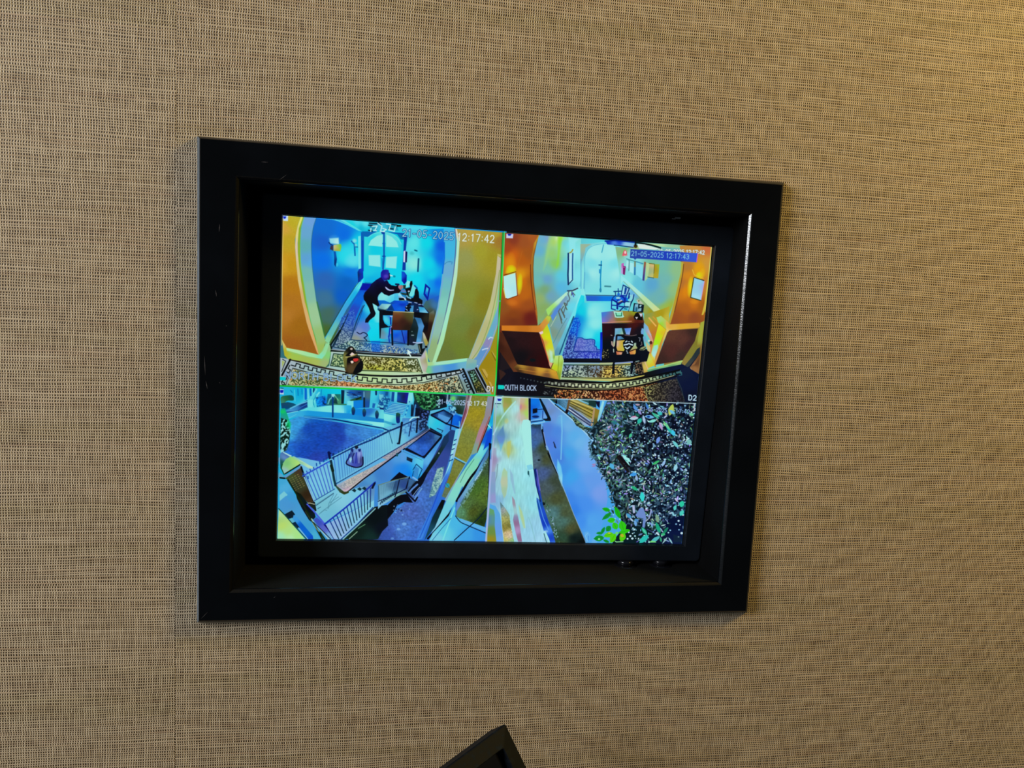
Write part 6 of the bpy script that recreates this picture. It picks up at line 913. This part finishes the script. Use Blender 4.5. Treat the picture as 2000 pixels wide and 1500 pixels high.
# ---------------------------------------------------------------- wall with its woven paper
Y0 = .008                                     # face of the wallpaper
wall = link('wall_back', *(lambda xs, zs: ([(x, Y0+.0006+d, z) for d in (0, .1) for z in zs for x in xs],
    [f for j in range(3) for i in range(3) if not (i == 1 and j == 1) for f in ((j*4+i, j*4+i+1, j*4+i+5, j*4+i+4), (16+j*4+i, 16+j*4+i+4, 16+j*4+i+5, 16+j*4+i+1))]
    + [(0, 16, 19, 3), (12, 15, 31, 28), (0, 12, 28, 16), (3, 19, 31, 15), (5, 6, 22, 21), (9, 25, 26, 10), (5, 21, 25, 9), (6, 10, 26, 22)]))
    ((-.911, -.185, .185, 1.193), (.3, 1.352, 1.648, 2.6)), M_plaster)
tag(wall, kind='structure')
def strip(x0, x1, hole):
    xs = [x0+.00003] + ([-.186, .186] if hole else []) + [x1-.00003]; zs = [.3, 1.351, 1.649, 2.6]
    n = len(xs); v = [(x-x0, 0, z-.3) for z in zs for x in xs]; f = []
    for j in range(3):
        for i in range(n-1):
            if hole and i == 1 and j == 1: continue
            f.append((j*n+i, j*n+i+1, (j+1)*n+i+1, (j+1)*n+i))
    v += [(a, b+.0005, c) for a, b, c in v]; m = len(v)//2
    f += [tuple(reversed([q+m for q in ff])) for ff in f]
    me = bpy.data.meshes.new('wallpaper_strip'); me.from_pydata(v, [], f); me.materials.append(M_weave)
    o = bpy.data.objects.new('wallpaper_strip', me); o.location = (x0, Y0, .3); col.objects.link(o); o.parent = wall
    return o
strip(-.911, -.2105, False); strip(-.2105, .4905, True); strip(.4905, 1.191, False)

# ---------------------------------------------------------------- black timber surround let into the wall
OUT = [(-0.19446, 0.0, 1.65555), (0.19386, 0.0, 1.65558), (0.1942, 0.0, 1.34406), (-0.19348, 0.0, 1.34466)]
INN = [(-0.17288, 0.0, 1.63439), (0.17319, 0.0, 1.63456), (0.17273, 0.0, 1.36458), (-0.17436, 0.0, 1.36377)]
WAL = [(-0.19794, 0.008, 1.65821), (0.19891, 0.008, 1.65882), (0.19935, 0.008, 1.33978), (-0.19657, 0.008, 1.34017)]
SG = [(-1, 1), (1, 1), (1, -1), (-1, -1)]
def off(pts, d, y): return [(p[0]+s[0]*d, y, p[2]+s[1]*d) for p, s in zip(pts, SG)]
def lerp(a, b, t, y): return [(p[0]+(q[0]-p[0])*t, y, p[2]+(q[2]-p[2])*t) for p, q in zip(a, b)]
surround = empty('wall_frame', (0, 0, 1.34))
tag(surround, 'black painted timber frame with mitred corners around the sunken monitor on woven wallpaper', 'frame')
rings = [off(WAL, .0, .0076), lerp(OUT, WAL, .45, .0022), lerp(OUT, WAL, .16, .0006), off(OUT, 0, 0), off(INN, .0004, 0), off(INN, -.0003, .0002), off(INN, -.0015, .0014), off(INN, -.0017, .0022), off(INN, -.0017, .0150), off(INN, .010, .0150), off(INN, .010, .0076)]
NAMES = ['frame_rail']*4
for i in range(4):
    j = (i+1) % 4; v = []
    a0, a1 = Vector(OUT[i]), Vector(OUT[j]); d = (a1-a0).normalized()*.00004
    for r in rings: v += [Vector(r[i])+d, Vector(r[j])-d]
    m = len(rings); f = [(2*k, 2*k+1, 2*((k+1) % m)+1, 2*((k+1) % m)) for k in range(m)]
    f += [tuple(2*k for k in range(m)), tuple(2*k+1 for k in reversed(range(m)))]
    o = link('frame_rail', v, f, M_frame, surround); o.data.materials.append(M_lit_edge if i == 3 else M_edge); o.data.materials.append(M_reveal if i == 2 else M_side); o.data.materials.append(M_lip)
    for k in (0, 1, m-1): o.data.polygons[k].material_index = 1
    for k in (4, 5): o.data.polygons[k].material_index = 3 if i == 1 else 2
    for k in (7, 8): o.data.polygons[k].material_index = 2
# box behind the frame: four reveal boards and a back board
DEP = .088
RI = off(INN, -.0015, 0); RO = off(INN, .009, 0)
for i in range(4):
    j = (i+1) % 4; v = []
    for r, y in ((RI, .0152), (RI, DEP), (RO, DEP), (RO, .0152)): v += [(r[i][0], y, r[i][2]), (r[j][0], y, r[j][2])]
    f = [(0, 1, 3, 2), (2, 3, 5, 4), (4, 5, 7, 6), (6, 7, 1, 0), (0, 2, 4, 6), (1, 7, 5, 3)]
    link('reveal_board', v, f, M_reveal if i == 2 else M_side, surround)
v = [(p[0], y, p[2]) for y in (DEP+.0002, DEP+.006) for p in RO]
link('back_board', v, [(0, 1, 2, 3), (7, 6, 5, 4), (0, 4, 5, 1), (1, 5, 6, 2), (2, 6, 7, 3), (3, 7, 4, 0)], M_dark, surround)
# a few pale scuffs on the frame face
def scuff(x0, z0, x1, z1, w):
    d = Vector((x1-x0, 0, z1-z0)); n = Vector((-d.z, 0, d.x)).normalized()*w; a = Vector((x0, -.00006, z0)); b = Vector((x1, -.00006, z1)); c = (a+b)/2
    v = [a, c+n, b, c-n]; v += [p+Vector((0, .00012, 0)) for p in v]
    link('scuff_mark', v, [(0, 1, 2, 3), (7, 6, 5, 4), (0, 4, 5, 1), (1, 5, 6, 2), (2, 6, 7, 3), (3, 7, 4, 0)], M_scuff, surround)
SCP = [((-0.18258, 1.6044), (-0.18285, 1.59931), 0.9), ((-0.18473, 1.56304), (-0.18408, 1.55855), 0.8), ((-0.19127, 1.52113), (-0.19058, 1.50833), 0.8), ((-0.19024, 1.50471), (-0.18927, 1.49944), 0.9), ((-0.18211, 1.50397), (-0.18148, 1.50366), 0.8), ((-0.17834, 1.54063), (-0.17771, 1.54033), 0.7), ((-0.15807, 1.6443), (-0.15373, 1.64433), 0.6), ((-0.14241, 1.63762), (-0.14703, 1.63379), 0.5), ((-0.14626, 1.35943), (-0.14495, 1.36048), 0.6), ((0.19297, 1.56309), (0.19399, 1.56058), 0.5), ((-0.19252, 1.3457), (-0.18803, 1.35057), 0.5)]
for a, b, w in SCP: scuff(a[0], a[1], b[0], b[1], w*.00022)

# ---------------------------------------------------------------- the monitor standing in the opening
mon = empty('security_monitor', (0.00314, 0.03381, 1.49927))
MX, MZ, MY = Vector((0.99966, -0.02512, -0.00758)), Vector((0.00639, -0.04701, 0.99887)), Vector((0.02545, 0.99858, 0.04683))
mon.matrix_basis = Matrix(((MX.x, MY.x, MZ.x, 0.00314), (MX.y, MY.y, MZ.y, 0.03381), (MX.z, MY.z, MZ.z, 1.49927), (0, 0, 0, 1)))
tag(mon, 'black flat monitor showing four security camera pictures, sunk in the black wall frame', 'monitor')
def mlink(name, v, f, mat, smooth=False, parent=mon):
    o = link(name, v, f, mat, None, smooth); o.parent = parent; return o
BO = [(-0.16673, 0.12903), (0.16889, 0.12927), (0.1688, -0.12875), (-0.16644, -0.12862)]
BI = [(-0.15303, 0.11528), (0.15471, 0.11483), (0.1551, -0.11587), (-0.15306, -0.11548)]
SC4 = [(-0.15297, 0.11475), (0.15402, 0.11447), (0.15407, -0.11595), (-0.15315, -0.11602)]
def rr(c, ins, y, rad=0., n=5):
    out = []
    for (x, z), (sx, sz), a0 in zip(c, SG, (180, 90, 0, -90)):
        x -= sx*ins; z -= sz*ins
        if rad <= 0: out.append((x, y, z)); continue
        cx, cz = x-sx*rad, z-sz*rad
        for k in range(n+1):
            a = math.radians(a0-90*k/n); out.append((cx+rad*math.cos(a), y, cz+rad*math.sin(a)))
    return out
def fourn(c, ins, y, n=5):
    return [q for p in rr(c, ins, y) for q in [p]*(n+1)]
N = 5
rings = [rr(BO, .0004, .0260, .003, N), rr(BO, 0., .0020, .003, N), rr(BO, .0002, .0008, .003, N), rr(BO, .0009, .0001, .003, N), rr(BO, .0018, 0., .0028, N),
         rr(BI, -.0005, 0., .0004, N), rr(BI, 0., .0004, .0004, N), rr(BI, .0001, .0060, .0004, N), rr(BI, -.0070, .0070, .001, N), rr(BI, -.0070, .0260, .001, N)]
v, f = ring_frame(rings)
mlink('bezel', v, f, M_bezel)
# housing behind the bezel
hs = [rr(BO, .0006, .0262, .003, N), rr(BO, .004, .034, .003, N), rr(BO, .03, .042, .006, N)]
v = [p for r in hs for p in r]; n = len(hs[0]); f = [tuple(range(n)), tuple(reversed(range(2*n, 3*n)))]
for j in range(2):
    for i in range(n): f.append((j*n+i, j*n+(i+1) % n, (j+1)*n+(i+1) % n, (j+1)*n+i))
mlink('rear_housing', v, f, M_bezel)
# dark glass around the lit area, then the lit panel
g = rr(BI, -.004, .0042); b = rr(BI, -.004, .0058)
mlink('panel_glass', g+b, [(0, 1, 2, 3), (7, 6, 5, 4), (0, 4, 5, 1), (1, 5, 6, 2), (2, 6, 7, 3), (3, 7, 4, 0)], M_dark)
t = NT('lit_screen'); t.b.inputs['Base Color'].default_value = (.002, .002, .002, 1); t.b.inputs['Roughness'].default_value = .35; t.b.inputs['Specular IOR Level'].default_value = .2
ti = t.n('ShaderNodeTexImage'); ti.image = paint(); ti.interpolation = 'Linear'; ti.extension = 'EXTEND'
uv = t.n('ShaderNodeUVMap'); t.put(ti.inputs[0], uv.outputs[0]); t.put(t.b.inputs['Emission Color'], ti.outputs[0]); t.b.inputs['Emission Strength'].default_value = 1.0
v = [(x, y, z) for y in (.0040, .0041) for x, z in SC4]
scr = mlink('lit_display', v, [(0, 3, 2, 1), (4, 5, 6, 7), (0, 1, 5, 4), (1, 2, 6, 5), (2, 3, 7, 6), (3, 0, 4, 7)], t.m)
uvl = scr.data.uv_layers.new(name='UVMap'); UVC = [(0, 1), (1, 1), (1, 0), (0, 0)]
for lp in scr.data.loops: uvl.data[lp.index].uv = UVC[lp.vertex_index % 4]
scr['label'] = 'lit screen split into two hallway views and two outdoor views'
# mounting arm from the back of the housing to the back board
v, f = lathe([(.018, 0), (.018, .0112)], 20)
mlink('mount', [(x, .0421+z, y) for x, y, z in v], f, M_bezel)

# ---------------------------------------------------------------- two stepped round knobs on the bottom board, a small clip at the top
PR = [(.0092, 0), (.0094, .0006), (.0090, .0012), (.0060, .0017), (.0062, .0044), (.0058, .0052), (.0040, .0057), (.0020, .0059)]
for i, (x, y, z, lab) in enumerate(((.1120, .0405, 1.36475, 'round stepped black knob on the bottom ledge, the one nearer the middle of the frame'), (.1405, .0405, 1.36495, 'round stepped black knob on the bottom ledge, the one nearer the right corner'))):
    k = empty('ledge_knob', (x, y, z))
    v, f = lathe(PR[:4], 36); link('base_disc', [(a+x, b+y, c+z) for a, b, c in v], f, M_knob, k, True)
    v, f = lathe([(.0062, .0016)]+PR[4:], 36); link('cap', [(a+x, b+y, c+z) for a, b, c in v], f, M_knob, k, True)
    tag(k, lab, 'knob', 'round knobs on the ledge below the monitor')
v = []
for x, z, y in ((-.006, 0, 0), (.006, 0, 0), (.006, -.004, 0), (-.006, -.004, 0)): v.append((x, y, z))
cl = bmesh.new()
def bx(bm, x0, x1, y0, y1, z0, z1):
    q = [bm.verts.new((x, y, z)) for x in (x0, x1) for y in (y0, y1) for z in (z0, z1)]
    for a in ((0, 1, 3, 2), (4, 6, 7, 5), (0, 4, 5, 1), (2, 3, 7, 6), (0, 2, 6, 4), (1, 5, 7, 3)): bm.faces.new([q[i] for i in a])
bx(cl, -.0035, .0035, .0, .008, -.0008, .0); bx(cl, -.0018, .0026, .0, .0008, -.0030, -.0009); bx(cl, -.0042, -.0012, .0, .002, -.0036, -.0030)
me = bpy.data.meshes.new('metal_clip'); cl.to_mesh(me); cl.free(); me.materials.append(M_metal)
clip = bpy.data.objects.new('metal_clip', me); col.objects.link(clip); clip.location = (.1330, .038, 1.6349)
tag(clip, 'tiny grey metal clip in the dark gap above the monitor', 'clip')

# ---------------------------------------------------------------- corner of a second black panel rising at the bottom edge
P0, E1, E2 = Vector((0.00547, -0.06, 1.29834)), Vector((-0.76926, -0.62707, -0.12257)), Vector((0.44644, -0.39073, -0.805))
NV = E1.cross(E2).normalized()
if NV.y < 0: NV = -NV                        # NV points away from the room
pan = empty('tilted_panel', (0, 0, 0))
pan.matrix_basis = Matrix(((E1.x, E2.x, NV.x, P0.x), (E1.y, E2.y, NV.y, P0.y), (E1.z, E2.z, NV.z, P0.z), (0, 0, 0, 1)))
tag(pan, 'top corner of a smudged black framed panel tilted below the wall frame', 'panel')
LA, LB, B = .13, .17, .0109
def pr(ins, z, rad=0., n=6):
    c = [(ins, ins), (LA-ins, ins), (LA-ins, LB-ins), (ins, LB-ins)]; out = []
    for (x, y), (sx, sy), a0 in zip(c, ((1, 1), (-1, 1), (-1, -1), (1, -1)), (180, 270, 0, 90)):
        for k in range(n+1):
            a = math.radians(a0+90*k/n); out.append((x+sx*rad+rad*math.cos(a), y+sy*rad+rad*math.sin(a), z))
    return out
rings = [pr(.0006, .016, .0008), pr(0, .0012, .0008), pr(.0006, .0002, .0008), pr(.0012, 0, .0010), pr(B-.0006, -.0012, .0012), pr(B-.0002, -.0010, .0014), pr(B, -.0002, .0016), pr(B+.0001, .0040, .0016), pr(B-.003, .0048, .0016), pr(B-.003, .016, .0016)]
v, f = ring_frame(rings); mlink('panel_bezel', v, f, M_pan, parent=pan)
v = pr(B-.002, .0042, .0016)+pr(B-.002, .0046, .0016); n = len(v)//2
mlink('panel_glass', v, [tuple(range(n)), tuple(reversed(range(n, 2*n)))]+[(i, (i+1) % n, n+(i+1) % n, n+i) for i in range(n)], M_glass, parent=pan)
v = pr(.002, .0162, .0008)+pr(.006, .020, .0008)
mlink('back_cover', v, [tuple(range(n)), tuple(reversed(range(n, 2*n)))]+[(i, (i+1) % n, n+(i+1) % n, n+i) for i in range(n)], M_bezel, parent=pan)
bpy.context.view_layer.update()
bc = pan.matrix_basis @ Vector((LA/2, LB/2, .0202)); end = Vector((bc.x, Y0-.0002, bc.z-.02)); ax = (end-bc); q = ax.to_track_quat('Z', 'Y').to_matrix()
v, f = lathe([(.009, 0), (.009, ax.length-.004), (.02, ax.length-.003), (.02, ax.length-.0005)], 20)
v = [bc + q @ Vector(p) for p in v]
link('wall_arm', v, f, M_bezel, pan)
